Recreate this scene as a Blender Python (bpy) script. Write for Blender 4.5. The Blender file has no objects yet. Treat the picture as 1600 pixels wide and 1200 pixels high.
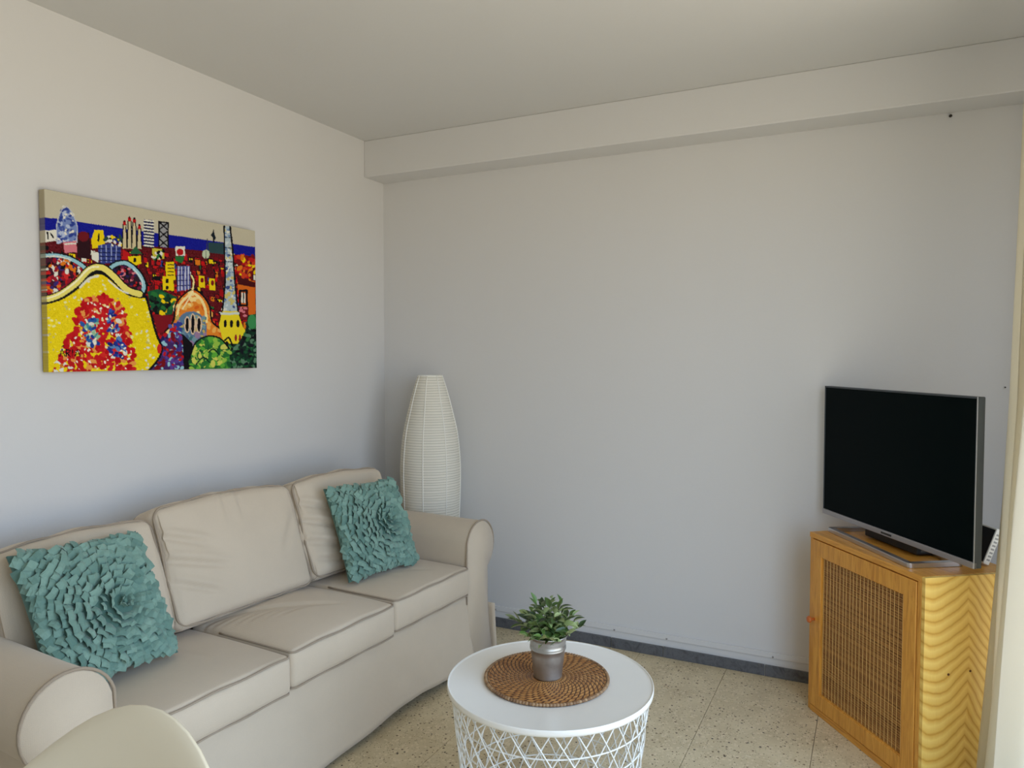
import bpy, bmesh, math, random
import numpy as np
from mathutils import Vector, Matrix
random.seed(7)
rng = np.random.default_rng(11)
sc = bpy.context.scene
COL = sc.collection

# ------------------------------------------------------------------ camera, world, light, exposure
cam_d = bpy.data.cameras.new('camera'); cam = bpy.data.objects.new('camera', cam_d); COL.objects.link(cam)
cam_d.sensor_width = 36.0; cam_d.lens = 36.0 * 1152 / 1600; cam_d.clip_start = 0.05
cam.location = (2.455, -3.365, 1.41)
cam.rotation_euler = (math.radians(90 - 2.24), 0, math.radians(26.3))
sc.camera = cam

W_Y0, W_Y1, W_Z0, W_Z1 = -3.9, -0.62, 0.08, 2.30       # balcony window opening in the right wall
ROOM_X, ROOM_Y, ROOM_H = 3.06, -5.6, 2.543

world = bpy.data.worlds.new('daylight'); sc.world = world; world.use_nodes = True
wn = world.node_tree.nodes; wl = world.node_tree.links
bg = wn['Background']
wtc = wn.new('ShaderNodeTexCoord'); wsx = wn.new('ShaderNodeSeparateXYZ'); wr = wn.new('ShaderNodeValToRGB')
wma = wn.new('ShaderNodeMapRange'); wma.inputs[1].default_value = -1; wma.inputs[2].default_value = 1
wl.new(wtc.outputs['Generated'], wsx.inputs[0]); wl.new(wsx.outputs['Z'], wma.inputs[0]); wl.new(wma.outputs[0], wr.inputs[0])
e = wr.color_ramp.elements
e[0].position = 0.47; e[0].color = (0.86, 0.79, 0.67, 1)        # sunlit ground and houses below the horizon
e[1].position = 0.53; e[1].color = (0.65, 0.88, 1.22, 1)        # hazy sky
wl.new(wr.outputs[0], bg.inputs[0]); bg.inputs[1].default_value = 4.9

pd = bpy.data.lights.new('window_portal', 'AREA'); pd.shape = 'RECTANGLE'
pd.size = W_Y1 - W_Y0; pd.size_y = W_Z1 - W_Z0; pd.cycles.is_portal = True
po = bpy.data.objects.new('window_portal', pd); COL.objects.link(po)
po.location = (ROOM_X + 0.05, (W_Y0 + W_Y1) / 2, (W_Z0 + W_Z1) / 2)
po.rotation_euler = (math.radians(90), 0, math.radians(90))

vs = sc.view_settings
vs.view_transform = 'Standard'; vs.look = 'None'; vs.gamma = 1.0; vs.use_curve_mapping = False
vs.exposure = -0.37
try:
    sc.cycles.max_bounces = 14; sc.cycles.diffuse_bounces = 8; sc.cycles.sample_clamp_indirect = 8
except Exception:
    pass

# ------------------------------------------------------------------ helpers
def s2l(c):
    return tuple(((v / 255) / 12.92 if v / 255 <= .04045 else ((v / 255 + .055) / 1.055) ** 2.4) for v in c)

class NT:
    def __init__(s, name):
        s.m = bpy.data.materials.new(name); s.m.use_nodes = True
        s.n = s.m.node_tree.nodes; s.l = s.m.node_tree.links
        s.p = s.n['Principled BSDF']; s._tc = None
    def add(s, t, **k):
        nd = s.n.new(t)
        for a, b in k.items(): setattr(nd, a, b)
        return nd
    def tc(s, out='Object'):
        if s._tc is None: s._tc = s.add('ShaderNodeTexCoord')
        return s._tc.outputs[out]
    def link(s, a, b): s.l.new(a, b)
    def mapping(s, scale=(1, 1, 1), src=None):
        mp = s.add('ShaderNodeMapping'); mp.inputs['Scale'].default_value = scale
        s.link(src or s.tc(), mp.inputs[0]); return mp.outputs[0]
    def noise(s, scale, detail=4, rough=.55, src=None, dist=0):
        nd = s.add('ShaderNodeTexNoise'); nd.inputs['Scale'].default_value = scale
        nd.inputs['Detail'].default_value = detail; nd.inputs['Roughness'].default_value = rough
        nd.inputs['Distortion'].default_value = dist
        s.link(src or s.tc(), nd.inputs['Vector']); return nd.outputs['Fac']
    def ramp(s, fac, stops):
        r = s.add('ShaderNodeValToRGB'); el = r.color_ramp.elements
        while len(el) < len(stops): el.new(.5)
        for q, (pos, c) in zip(el, stops): q.position = pos; q.color = (*c, 1)
        s.link(fac, r.inputs[0]); return r.outputs[0]
    def mix(s, fac, a, b, blend='MIX'):
        m = s.add('ShaderNodeMix', data_type='RGBA', blend_type=blend)
        for v, i in ((fac, 0), (a, 6), (b, 7)):
            if hasattr(v, 'links'): s.link(v, m.inputs[i])
            else: m.inputs[i].default_value = v if i == 0 else (*v[:3], 1)
        return m.outputs[2]
    def math(s, op, a, b=0.0, c=None):
        m = s.add('ShaderNodeMath', operation=op)
        for v, i in ((a, 0), (b, 1), (c, 2)):
            if v is None: continue
            if hasattr(v, 'links'): s.link(v, m.inputs[i])
            else: m.inputs[i].default_value = v
        return m.outputs[0]
    def color(s, c):
        if hasattr(c, 'links'): s.link(c, s.p.inputs['Base Color'])
        else: s.p.inputs['Base Color'].default_value = (*c, 1)
    def set(s, **k):
        for a, b in k.items():
            key = a.replace('_', ' ')
            if hasattr(b, 'links'): s.link(b, s.p.inputs[key])
            else: s.p.inputs[key].default_value = b
    def bump(s, h, strength=.3, dist=.01):
        b = s.add('ShaderNodeBump'); b.inputs['Strength'].default_value = strength
        b.inputs['Distance'].default_value = dist
        s.link(h, b.inputs['Height']); s.link(b.outputs[0], s.p.inputs['Normal'])

def mesh(name, V, F, mat=None, smooth=True):
    me = bpy.data.meshes.new(name); me.from_pydata([tuple(map(float, v)) for v in V], [], [tuple(int(i) for i in f) for f in F])
    me.update()
    if smooth: me.polygons.foreach_set('use_smooth', [True] * len(me.polygons))
    if mat: me.materials.append(mat)
    return me

def obj(name, me, parent=None, loc=None, rot=None):
    o = bpy.data.objects.new(name, me); COL.objects.link(o)
    if parent: o.parent = parent
    if loc is not None: o.location = loc
    if rot is not None: o.rotation_euler = rot
    return o

def tag(o, label, cat, group=None):
    o['label'] = label; o['category'] = cat
    if group: o['group'] = group
    return o

def thing(name, label, cat, loc=(0, 0, 0), rz=0.0, group=None):
    o = bpy.data.objects.new(name, None); COL.objects.link(o)
    o.empty_display_size = .1; o.location = loc; o.rotation_euler = (0, 0, rz)
    return tag(o, label, cat, group)

def struct(o): o['kind'] = 'structure'; return o

def box_vf(x0, x1, y0, y1, z0, z1):
    V = [(x, y, z) for z in (z0, z1) for x, y in ((x0, y0), (x1, y0), (x1, y1), (x0, y1))]
    F = [(3, 2, 1, 0), (4, 5, 6, 7), (0, 1, 5, 4), (1, 2, 6, 5), (2, 3, 7, 6), (3, 0, 4, 7)]
    return V, F

def join_vf(parts):
    V, F = [], []
    for v, f in parts:
        n = len(V); V += list(v); F += [tuple(i + n for i in q) for q in f]
    return V, F

def boxes(name, lst, mat, bevel=0.0, smooth=False):
    V, F = join_vf([box_vf(*b) for b in lst])
    me = mesh(name, V, F, mat, smooth)
    if bevel: bevel_mesh(me, bevel)
    return me

def bevel_mesh(me, w, seg=2):
    bm = bmesh.new(); bm.from_mesh(me)
    bmesh.ops.bevel(bm, geom=bm.edges[:], offset=w, segments=seg, profile=.5, affect='EDGES', clamp_overlap=True)
    bm.to_mesh(me); bm.free(); me.update()

def tube_vf(P, r, n=6, closed=False):
    P = [Vector(p) for p in P]; m = len(P); V, F = [], []
    up = None
    for i, p in enumerate(P):
        a = P[(i - 1) % m] if (closed or i > 0) else P[i]
        b = P[(i + 1) % m] if (closed or i < m - 1) else P[i]
        t = (b - a).normalized()
        if up is None:
            up = Vector((0, 0, 1)) if abs(t.z) < .9 else Vector((1, 0, 0))
        u = (up - t * up.dot(t)).normalized(); up = u; w = t.cross(u)
        rr = r[i] if hasattr(r, '__len__') else r
        for k in range(n):
            q = 2 * math.pi * k / n
            V.append(p + (u * math.cos(q) + w * math.sin(q)) * rr)
    for i in range(m if closed else m - 1):
        for k in range(n):
            a, b = i * n + k, i * n + (k + 1) % n
            c, d = ((i + 1) % m) * n + (k + 1) % n, ((i + 1) % m) * n + k
            F.append((a, b, c, d))
    if not closed:
        F.append(tuple(range(n - 1, -1, -1))); F.append(tuple(range((m - 1) * n, m * n)))
    return V, F

def tube(name, P, r, mat, n=6, closed=False): return mesh(name, *tube_vf(P, r, n, closed), mat)

def lathe_vf(prof, n=48, cap0=False, cap1=False):
    V, F = [], []
    for r, z in prof:
        for k in range(n):
            a = 2 * math.pi * k / n; V.append((r * math.cos(a), r * math.sin(a), z))
    for i in range(len(prof) - 1):
        for k in range(n):
            F.append((i * n + k, i * n + (k + 1) % n, (i + 1) * n + (k + 1) % n, (i + 1) * n + k))
    if cap0: F.append(tuple(range(n - 1, -1, -1)))
    if cap1: F.append(tuple(range((len(prof) - 1) * n, len(prof) * n)))
    return V, F

def grid_vf(nu, nv, fn):
    V = [fn(i / nu, j / nv) for j in range(nv + 1) for i in range(nu + 1)]
    F = [(j * (nu + 1) + i, j * (nu + 1) + i + 1, (j + 1) * (nu + 1) + i + 1, (j + 1) * (nu + 1) + i) for j in range(nv) for i in range(nu)]
    return V, F

def soft_box_vf(w, d, h, r, n, disp=None):
    """rounded box centred on the origin; disp(p, unit) returns an offset vector."""
    idx, V, F = {}, [], []
    half = (w / 2, d / 2, h / 2)
    def sm(i, k): return math.sin((2 * i / k - 1) * math.pi / 2)
    def vert(key):
        if key in idx: return idx[key]
        un = [sm(key[a], n[a]) for a in range(3)]
        p = [un[a] * half[a] for a in range(3)]
        q = [max(-half[a] + r, min(half[a] - r, p[a])) for a in range(3)]
        dv = Vector([p[a] - q[a] for a in range(3)])
        pos = Vector(q) + (dv.normalized() * r if dv.length > 1e-9 else dv)
        if disp: pos = pos + Vector(disp(pos, un))
        idx[key] = len(V); V.append(pos); return idx[key]
    for ax in range(3):
        u, v = (ax + 1) % 3, (ax + 2) % 3
        for side in (0, n[ax]):
            for i in range(n[u]):
                for j in range(n[v]):
                    k = []
                    for di, dj in ((0, 0), (1, 0), (1, 1), (0, 1)):
                        key = [0, 0, 0]; key[ax] = side; key[u] = i + di; key[v] = j + dj
                        k.append(vert(tuple(key)))
                    F.append(tuple(k) if side else tuple(reversed(k)))
    return V, F

def sstep(a, b, x):
    t = max(0, min(1, (x - a) / (b - a))); return t * t * (3 - 2 * t)

# ------------------------------------------------------------------ materials
def plaster(name, c, scale=60):
    t = NT(name)
    big = t.noise(1.3, 3, .5, t.tc('Object'))
    t.color(t.mix(big, tuple(v * .97 for v in c), tuple(min(1, v * 1.02) for v in c)))
    t.set(Roughness=.62); t.p.inputs['Specular IOR Level'].default_value = .3
    f = t.noise(scale, 6, .6); t.bump(f, .12, .004)
    return t.m
M_WALL = plaster('white_wall_paint', (.675, .665, .648))
M_CEIL = plaster('white_ceiling_paint', (.655, .648, .628))

def mk_terrazzo():
    t = NT('beige_terrazzo')
    pos = t.add('ShaderNodeNewGeometry').outputs['Position']
    base = t.noise(7, 5, .6, pos)
    col = t.ramp(base, [(.3, s2l((196, 178, 142))), (.7, s2l((220, 204, 168)))])
    for sc_, thr, c in ((95, .20, s2l((222, 205, 172))), (150, .12, s2l((150, 130, 98))), (70, .10, s2l((120, 100, 74))), (48, .07, s2l((64, 52, 42)))):
        v = t.add('ShaderNodeTexVoronoi'); v.inputs['Scale'].default_value = sc_; t.link(pos, v.inputs['Vector'])
        sepn = t.add('ShaderNodeSeparateColor'); t.link(v.outputs['Color'], sepn.inputs[0])
        lim = t.math('MULTIPLY', sepn.outputs[0], thr * 3.2)
        mask = t.math('LESS_THAN', v.outputs['Distance'], lim)
        sel = t.math('GREATER_THAN', sepn.outputs[1], .45)
        col = t.mix(t.math('MULTIPLY', mask, sel), col, c)
    t.color(col); t.set(Roughness=.42)
    t.bump(t.noise(180, 3, .6, pos), .05, .003)
    return t.m
M_TERR = mk_terrazzo()

def mk_stone():
    t = NT('dark_grey_stone_skirting')
    n = t.noise(13, 8, .72, dist=1.6)
    t.color(t.ramp(n, [(.30, s2l((52, 52, 56))), (.52, s2l((100, 102, 106))), (.62, s2l((84, 86, 90))), (.85, s2l((170, 170, 168)))]))
    t.set(Roughness=.35); return t.m
M_STONE = mk_stone()

def plain(name, c, rough=.5, metal=0.0, var=.06, scale=20, bump=0, bscale=200, spec=None):
    t = NT(name)
    n = t.noise(scale, 4)
    t.color(t.mix(n, tuple(v * (1 - var) for v in c), tuple(min(1, v * (1 + var)) for v in c)))
    t.set(Roughness=rough, Metallic=metal)
    if spec is not None: t.p.inputs['Specular IOR Level'].default_value = spec
    if bump: t.bump(t.noise(bscale, 3), bump, .003)
    return t.m

def fabric(name, c, var=.08, weave=900, bump=.25, sheen=.2):
    t = NT(name)
    w1 = t.add('ShaderNodeTexWave', wave_type='BANDS', bands_direction='X'); w1.inputs['Scale'].default_value = weave / 6
    w2 = t.add('ShaderNodeTexWave', wave_type='BANDS', bands_direction='Z'); w2.inputs['Scale'].default_value = weave / 6
    w3 = t.add('ShaderNodeTexWave', wave_type='BANDS', bands_direction='Y'); w3.inputs['Scale'].default_value = weave / 6
    for w in (w1, w2, w3):
        w.inputs['Distortion'].default_value = 2.0; t.link(t.tc(), w.inputs['Vector'])
    wv = t.math('ADD', t.math('ADD', w1.outputs['Fac'], w2.outputs['Fac']), w3.outputs['Fac'])
    n = t.noise(6, 5, .6); f = t.noise(420, 2, .7)
    c0 = t.mix(n, tuple(v * (1 - var) for v in c), tuple(min(1, v * (1 + var)) for v in c))
    c1 = t.mix(t.math('MULTIPLY', f, .35), c0, tuple(v * .72 for v in c))
    t.color(c1); t.set(Roughness=.9)
    t.p.inputs['Sheen Weight'].default_value = sheen; t.p.inputs['Specular IOR Level'].default_value = .15
    t.bump(t.math('ADD', t.math('MULTIPLY', wv, .3), f), bump, .0015)
    return t.m
M_SOFA = fabric('beige_cotton_slipcover', s2l((210, 194, 171)))
M_PIPE = fabric('beige_cotton_piping', s2l((166, 150, 130)))

def mk_felt(name, ca, cb):
    t = NT(name)
    oi = t.add('ShaderNodeObjectInfo'); isl = t.add('ShaderNodeNewGeometry').outputs['Random Per Island']
    r = t.math('FRACT', t.math('ADD', oi.outputs['Random'], isl))
    n = t.noise(90, 3)
    c = t.mix(r, ca, cb)
    t.color(t.mix(t.math('MULTIPLY', n, .3), c, tuple(v * .8 for v in ca)))
    t.set(Roughness=.72); t.p.inputs['Sheen Weight'].default_value = .25
    t.bump(t.noise(500, 2), .15, .001); return t.m
M_TEAL = mk_felt('teal_felt', s2l((94, 132, 120)), s2l((132, 166, 150)))
M_TEALBODY = fabric('teal_cotton', s2l((84, 118, 108)))

M_WHITE = plain('white_lacquer', s2l((240, 236, 226)), .3, var=.01)
M_WIRE = plain('white_powder_coat', s2l((232, 230, 222)), .4, var=.01)
M_CHAIR = plain('white_moulded_plastic', s2l((228, 215, 186)), .36, var=.015, scale=5)
M_BEECH = plain('beech_wood', s2l((196, 158, 112)), .45, var=.1)
M_BLACK = plain('matt_black_plastic', (.012, .012, .013), .5)
M_TVBACK = plain('charcoal_plastic', s2l((62, 68, 74)), .4)
M_SILVER = plain('satin_aluminium', s2l((196, 196, 200)), .28, 1.0, var=.03)
M_SILVERP = plain('silver_painted_bezel', s2l((170, 166, 168)), .35, .6, var=.03)
M_ROUTER = plain('white_plastic', s2l((226, 224, 216)), .4, var=.02)
M_VENT = plain('grey_plastic', s2l((150, 150, 146)), .5)
M_NAIL = plain('dark_steel', s2l((70, 66, 60)), .4, .8)
M_FRAME = plain('white_window_frame', s2l((235, 235, 232)), .35, var=.01)
M_KNOB = plain('orange_varnished_wood', s2l((196, 104, 44)), .35, var=.15, scale=60)

def mk_screen():
    t = NT('black_glossy_screen'); t.color((.003, .006, .0065)); t.set(Roughness=.12)
    t.p.inputs['Specular IOR Level'].default_value = .02
    t.bump(t.noise(3, 2), .01, .001); return t.m
M_SCREEN = mk_screen()

def mk_wood_front(name, axis):
    t = NT(name)
    scl = {'z': (26, 26, 2.0), 'x': (2.0, 26, 26)}[axis]
    n = t.noise(3.2, 6, .6, t.mapping(scl), 1.2)
    t.color(t.ramp(n, [(.3, s2l((196, 130, 48))), (.55, s2l((226, 162, 68))), (.75, s2l((236, 178, 84)))]))
    t.set(Roughness=.36); t.bump(n, .05, .002); return t.m
M_WFZ = mk_wood_front('varnished_oak_upright', 'z')
M_WFX = mk_wood_front('varnished_oak_rail', 'x')

def mk_wood_side():
    # flat-sawn pine veneer: nested cathedral arches meeting on a centre line
    t = NT('varnished_pine_veneer')
    sep = t.add('ShaderNodeSeparateXYZ'); t.link(t.tc(), sep.inputs[0])
    u = sep.outputs['Y']; v = sep.outputs['Z']
    wob = t.math('MULTIPLY', t.math('SUBTRACT', t.noise(4.0, 3), .5), .05)
    du = t.math('ADD', t.math('SUBTRACT', u, .16), wob)
    lf = t.math('MAXIMUM', t.math('MULTIPLY', du, -1.0), 0.0); rg = t.math('MAXIMUM', du, 0.0)
    arc = t.math('SINE', t.math('MULTIPLY', lf, math.pi / .23))
    hgt_ = t.math('ADD', t.math('MULTIPLY', arc, .062), t.math('MULTIPLY', rg, 1.3))
    ph = t.math('MULTIPLY', t.math('ADD', v, hgt_), 26.0)
    ph = t.math('ADD', ph, t.math('MULTIPLY', t.noise(9, 4, .5, t.mapping((1, 1, .45))), 1.0))
    ph = t.math('ADD', ph, t.math('MULTIPLY', t.noise(2.2, 2), 3.0))
    s = t.math('FRACT', ph)
    c = t.ramp(s, [(0, s2l((206, 152, 58))), (.15, s2l((236, 194, 98))), (.6, s2l((250, 216, 122))), (.9, s2l((230, 184, 88))), (1, s2l((206, 152, 58)))])
    fn = t.noise(5, 5, .6, t.mapping((60, 60, 3)))
    t.color(t.mix(t.math('MULTIPLY', fn, .35), c, s2l((222, 174, 80))))
    t.set(Roughness=.34); return t.m
M_WSIDE = mk_wood_side()

def mk_cane(name, a, b):
    t = NT(name)
    g = t.add('ShaderNodeNewGeometry').outputs['Random Per Island']
    n = t.noise(14, 4, .6, t.mapping((1, 1, 6)))
    c = t.mix(g, a, b); t.color(t.mix(n, c, tuple(v * .6 for v in c_avg(a, b))))
    t.set(Roughness=.5); return t.m
def c_avg(a, b): return tuple((x + y) / 2 for x, y in zip(a, b))
M_CANEH = mk_cane('brown_woven_cane', s2l((150, 96, 44)), s2l((206, 152, 82)))
M_CANEV = plain('pale_cane_strand', s2l((226, 182, 112)), .45, var=.12, scale=40)
M_CANEBACK = plain('dark_backing', s2l((92, 56, 26)), .7)

def mk_mat():
    t = NT('stitched_rattan')
    sep = t.add('ShaderNodeSeparateXYZ'); t.link(t.tc(), sep.inputs[0])
    x, y = sep.outputs['X'], sep.outputs['Y']
    ang = t.math('ARCTAN2', y, x)
    r = t.math('SQRT', t.math('ADD', t.math('MULTIPLY', x, x), t.math('MULTIPLY', y, y)))
    arms = t.math('ADD', t.math('MULTIPLY', ang, 44 / (2 * math.pi)), t.math('MULTIPLY', r, 62))
    arms = t.math('ADD', arms, t.math('MULTIPLY', t.noise(20, 2), .5))
    fr = t.math('FRACT', arms)
    ring = t.math('FRACT', t.math('DIVIDE', r, .0122))
    stitch = t.math('LESS_THAN', fr, .30)
    groove = t.math('GREATER_THAN', t.math('ABSOLUTE', t.math('SUBTRACT', ring, .5)), .40)
    n = t.noise(60, 4)
    base = t.ramp(n, [(.3, s2l((152, 98, 48))), (.7, s2l((202, 148, 86)))])
    c = t.mix(stitch, base, s2l((84, 48, 26))); c = t.mix(t.math('MULTIPLY', groove, .6), c, s2l((76, 44, 24)))
    t.color(c); t.set(Roughness=.5); t.bump(fr, .25, .002); return t.m
M_MAT = mk_mat()
M_MATRIM = mk_cane('rattan_rim', s2l((108, 66, 34)), s2l((206, 166, 120)))

def mk_zinc():
    t = NT('galvanised_zinc')
    v = t.add('ShaderNodeTexVoronoi'); v.inputs['Scale'].default_value = 90; t.link(t.tc(), v.inputs['Vector'])
    n = t.noise(30, 5)
    c = t.mix(n, s2l((150, 150, 146)), s2l((206, 206, 202)))
    t.color(c); t.set(Metallic=.9, Roughness=t.math('ADD', t.math('MULTIPLY', n, .25), .26)); return t.m
M_ZINC = mk_zinc()
M_SOIL = plain('dark_potting_moss', s2l((48, 40, 28)), .9, bump=.6, bscale=120)

def mk_leaf(name, a, b):
    t = NT(name)
    oi = t.add('ShaderNodeObjectInfo').outputs['Random']
    geo = t.add('ShaderNodeNewGeometry')
    c = t.mix(oi, a, b)
    c = t.mix(t.math('MULTIPLY', geo.outputs['Backfacing'], .55), c, s2l((178, 190, 140)))
    t.color(c); t.set(Roughness=.38); return t.m
M_LEAF = mk_leaf('dark_green_leaf', s2l((34, 58, 30)), s2l((92, 122, 54)))
M_LEAF2 = mk_leaf('pale_green_leaf', s2l((118, 142, 74)), s2l((170, 184, 128)))
M_STEM = plain('green_stem', s2l((92, 104, 52)), .6)

def mk_translucent(name, c, trans, mixf, rough=.8, bscale=400, bump=.2):
    t = NT(name)
    n = t.noise(bscale, 3); big = t.noise(12, 3)
    cc = t.mix(big, tuple(v * .97 for v in c), c)
    t.color(cc); t.set(Roughness=rough); t.p.inputs['Specular IOR Level'].default_value = .2
    t.bump(n, bump, .0015)
    tr = t.add('ShaderNodeBsdfTranslucent'); tr.inputs[0].default_value = (*trans, 1)
    mx = t.add('ShaderNodeMixShader'); mx.inputs[0].default_value = mixf
    out = t.n['Material Output']
    t.link(t.p.outputs[0], mx.inputs[1]); t.link(tr.outputs[0], mx.inputs[2]); t.link(mx.outputs[0], out.inputs[0])
    return t.m
M_PAPER = mk_translucent('white_rice_paper', s2l((248, 243, 228)), (.9, .87, .8), .2, bscale=60)
M_SEAM = plain('white_paper_seam', s2l((244, 242, 232)), .7)
M_CURT = mk_translucent('ivory_cotton_curtain', s2l((232, 226, 208)), (.92, .88, .78), .5, bscale=500)

# ------------------------------------------------------------------ room shell
H = ROOM_H
fl = struct(obj('floor', boxes('floor', [(-.15, ROOM_X + .15, ROOM_Y - .15, .15, -.12, -.012)], plain('grey_mortar', s2l((140, 126, 102)), .8))))
TS = .40; x_off, y_off = 1.874 % TS, -.32
tile_me = boxes('floor_tile', [(.0008, TS - .0008, .0008, TS - .0008, -.012, 0)], M_TERR, .0012)
tile_cache = {}
yy = y_off
ys = [y_off + TS * k for k in range(-14, 2)]; xs = [x_off - TS + TS * k for k in range(0, 9)]
for ya in ys:
    for xa in xs:
        x0, x1, y0, y1 = max(xa, 0), min(xa + TS, ROOM_X), max(ya, ROOM_Y), min(ya + TS, 0)
        if x1 - x0 < .01 or y1 - y0 < .01: continue
        if x0 == xa and x1 == xa + TS and y0 == ya and y1 == ya + TS:
            obj('floor_tile', tile_me, fl, (xa, ya, 0))
        else:
            obj('floor_tile', boxes('floor_tile_cut', [(x0 - xa + .0008, x1 - xa - .0008, y0 - ya + .0008, y1 - ya - .0008, -.012, 0)], M_TERR, .0012), fl, (xa, ya, 0))

struct(obj('wall_left', boxes('wall_left', [(-.12, 0, ROOM_Y - .12, .12, -.012, H + .1)], M_WALL)))
struct(obj('wall_back', boxes('wall_back', [(0, ROOM_X + .12, 0, .12, -.012, H + .1)], M_WALL)))
struct(obj('wall_front', boxes('wall_front', [(0, ROOM_X + .12, ROOM_Y - .12, ROOM_Y, -.012, H + .1)], M_WALL)))
RX = ROOM_X
struct(obj('wall_right', boxes('wall_right', [
    (RX, RX + .12, W_Y1, 0, -.012, H + .1), (RX, RX + .12, ROOM_Y, W_Y0, -.012, H + .1),
    (RX, RX + .12, W_Y0, W_Y1, W_Z1, H + .1), (RX, RX + .12, W_Y0, W_Y1, -.012, W_Z0)], M_WALL)))
struct(obj('ceiling', boxes('ceiling', [(-.12, RX + .12, ROOM_Y - .12, .12, H, H + .1)], M_CEIL)))
struct(obj('trim_1', boxes('ceiling_beam', [(0, RX, -.168, 0, 2.352, H)], M_WALL, .004)))
wf = struct(obj('window_1', boxes('window_frame', [
    (RX + .03, RX + .09, W_Y0, W_Y1, W_Z0, W_Z0 + .06), (RX + .03, RX + .09, W_Y0, W_Y1, W_Z1 - .06, W_Z1),
    (RX + .03, RX + .09, W_Y0, W_Y0 + .06, W_Z0, W_Z1), (RX + .03, RX + .09, W_Y1 - .06, W_Y1, W_Z0, W_Z1),
    (RX + .04, RX + .08, -2.52, -2.44, W_Z0, W_Z1)], M_FRAME)))

# stone skirting along the back and left walls, each stone a piece of its own
bb = struct(obj('baseboard_back', boxes('skirting_bed', [(.0, RX, -.006, 0, 0, .048)], plain('pale_grout', s2l((176, 174, 168)), .8))))
jo = [.0, .43, .88, 1.33, 1.584, 2.037, 2.49, 2.94, RX]
for a, b in zip(jo[:-1], jo[1:]):
    obj('skirting_stone', boxes('skirting_stone', [(a + .002, b - .002, -.013, -.004, 0, .050 + random.uniform(-.001, .001))], M_STONE, .0015), bb)
bl = struct(obj('baseboard_left', boxes('skirting_bed_left', [(0, .006, ROOM_Y, -.014, 0, .048)], bb.data.materials[0])))
ya = -.016
while ya > -3.4:
    yb = ya - random.choice((.25, .45, .45)); obj('skirting_stone', boxes('skirting_stone_left', [(.004, .013, yb + .002, ya - .002, 0, .05)], M_STONE, .0015), bl); ya = yb
# flat cable duct above the skirting
duct = struct(obj('trim_2', boxes('cable_duct', [(0.0, RX, -.007, 0, .082, .108)], M_WALL, .0015)))
clip = lathe_vf([(.0045, 0), (.0045, .002), (.003, .004)], 8, True, True)
clip_me = mesh('duct_nail', *clip, plain('painted_nail', s2l((150, 148, 146)), .5))
for x in (.13, .70, 1.17, 1.345, 1.60, 2.07, 2.5):
    obj('duct_nail', clip_me, duct, (x, -.0068, .088), (math.radians(90), 0, 0))

for k, (x, z, r, lab) in enumerate([(2.696, 2.338, .006, 'small dark nail high on the back wall just below the beam'),
                                    (2.897, 1.287, .003, 'tiny dark stud standing in for a little hole in the back wall between television and curtain')]):  # second entry is a stud added in place of a little wall hole
    V, F = lathe_vf([(r * .35, 0), (r * .35, .010), (r, .011), (r, .0135), (r * .5, .015)], 10, True, True)
    tag(obj('nail', mesh('nail', V, F, M_NAIL), None, (x, 0.001, z), (math.radians(90), 0, 0)), lab, 'nail')

# ------------------------------------------------------------------ sofa
A = math.radians(3.2)
SO = (.008, -2.359, 0)
sofa = thing('sofa', 'beige three-seat sofa in loose cotton slipcover with rolled arms', 'sofa', SO, -A)
L, T = 2.08, .735      # local x = depth (forward), y = along the wall to the right, z up

def arm_profile(right):
    # points (y offset from inner face toward outside, z), inner face at 0, outside positive
    pts = [(0, .03), (0, .30), (0, .50)]
    cy, cz, R = .112, .54, .115
    for k in range(0, 21):
        a = math.radians(165 - k * (165 + 62) / 20)
        pts.append((cy + R * math.cos(a) * .98, cz + R * math.sin(a)))
    pts += [(.165, .40), (.168, .30), (.175, .15), (.188, .03)]
    return pts

def make_arm(right):
    prof = arm_profile(right)
    y_in = 1.855 if right else .228
    sg = 1 if right else -1
    n = len(prof); V, F = [], []
    ts = [0.02, .10, .2, .3, .4, .5, .6, .68, T - .02, T - .008, T]
    cyx, czx = .10, .36
    for t in ts:
        ins = 0 if t < T - .015 else (.0012 if t < T - .003 else .005)
        for (o, z) in prof:
            oo = o + (cyx - o) * ins / .12; zz = z + (czx - z) * ins / .35 if z > .05 else z
            wob = .004 * math.sin(9 * t + 14 * z + (2 if right else 0)) * (1 if z > .1 else 0)
            xx = t + (.012 * sstep(.3, .03, z) if t > T - .1 else 0)
            V.append((xx, y_in + sg * (oo + wob), zz))
    for i in range(len(ts) - 1):
        for k in range(n):
            a, b, c, d = i * n + k, i * n + (k + 1) % n, (i + 1) * n + (k + 1) % n, (i + 1) * n + k
            F.append((a, d, c, b) if right else (a, b, c, d))
    m0 = len(V)
    # front cap as fan around a slightly padded centre
    base = (len(ts) - 1) * n
    V.append((T + .006, y_in + sg * .10, .50)); ctr = m0
    for k in range(n):
        a, b = base + k, base + (k + 1) % n
        F.append((a, ctr, b) if right else (a, b, ctr))
    F.append(tuple(range(n)) if right else tuple(reversed(range(n))))
    o = obj('armrest', mesh('armrest', V, F, M_SOFA), sofa)
    P = [(T - .006, y_in + sg * (q + (.002 if q > .1 else -.002)), z + (.002 if z > .5 else 0)) for q, z in prof if z > .29]
    obj('piping', tube('piping', P, .0042, M_PIPE, 6), o)
    return o
make_arm(True); make_arm(False)

# back frame and side/back skirts
Vb, Fb = soft_box_vf(.14, L - .10, .76, .05, (8, 30, 14))
obj('back_frame', mesh('back_frame', Vb, Fb, M_SOFA), sofa, (.085, L / 2, .415))
Vb, Fb = soft_box_vf(.60, 1.62, .12, .02, (10, 20, 6))
obj('seat_base', mesh('seat_base', Vb, Fb, M_SOFA), sofa, (.40, 1.04, .27))

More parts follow.
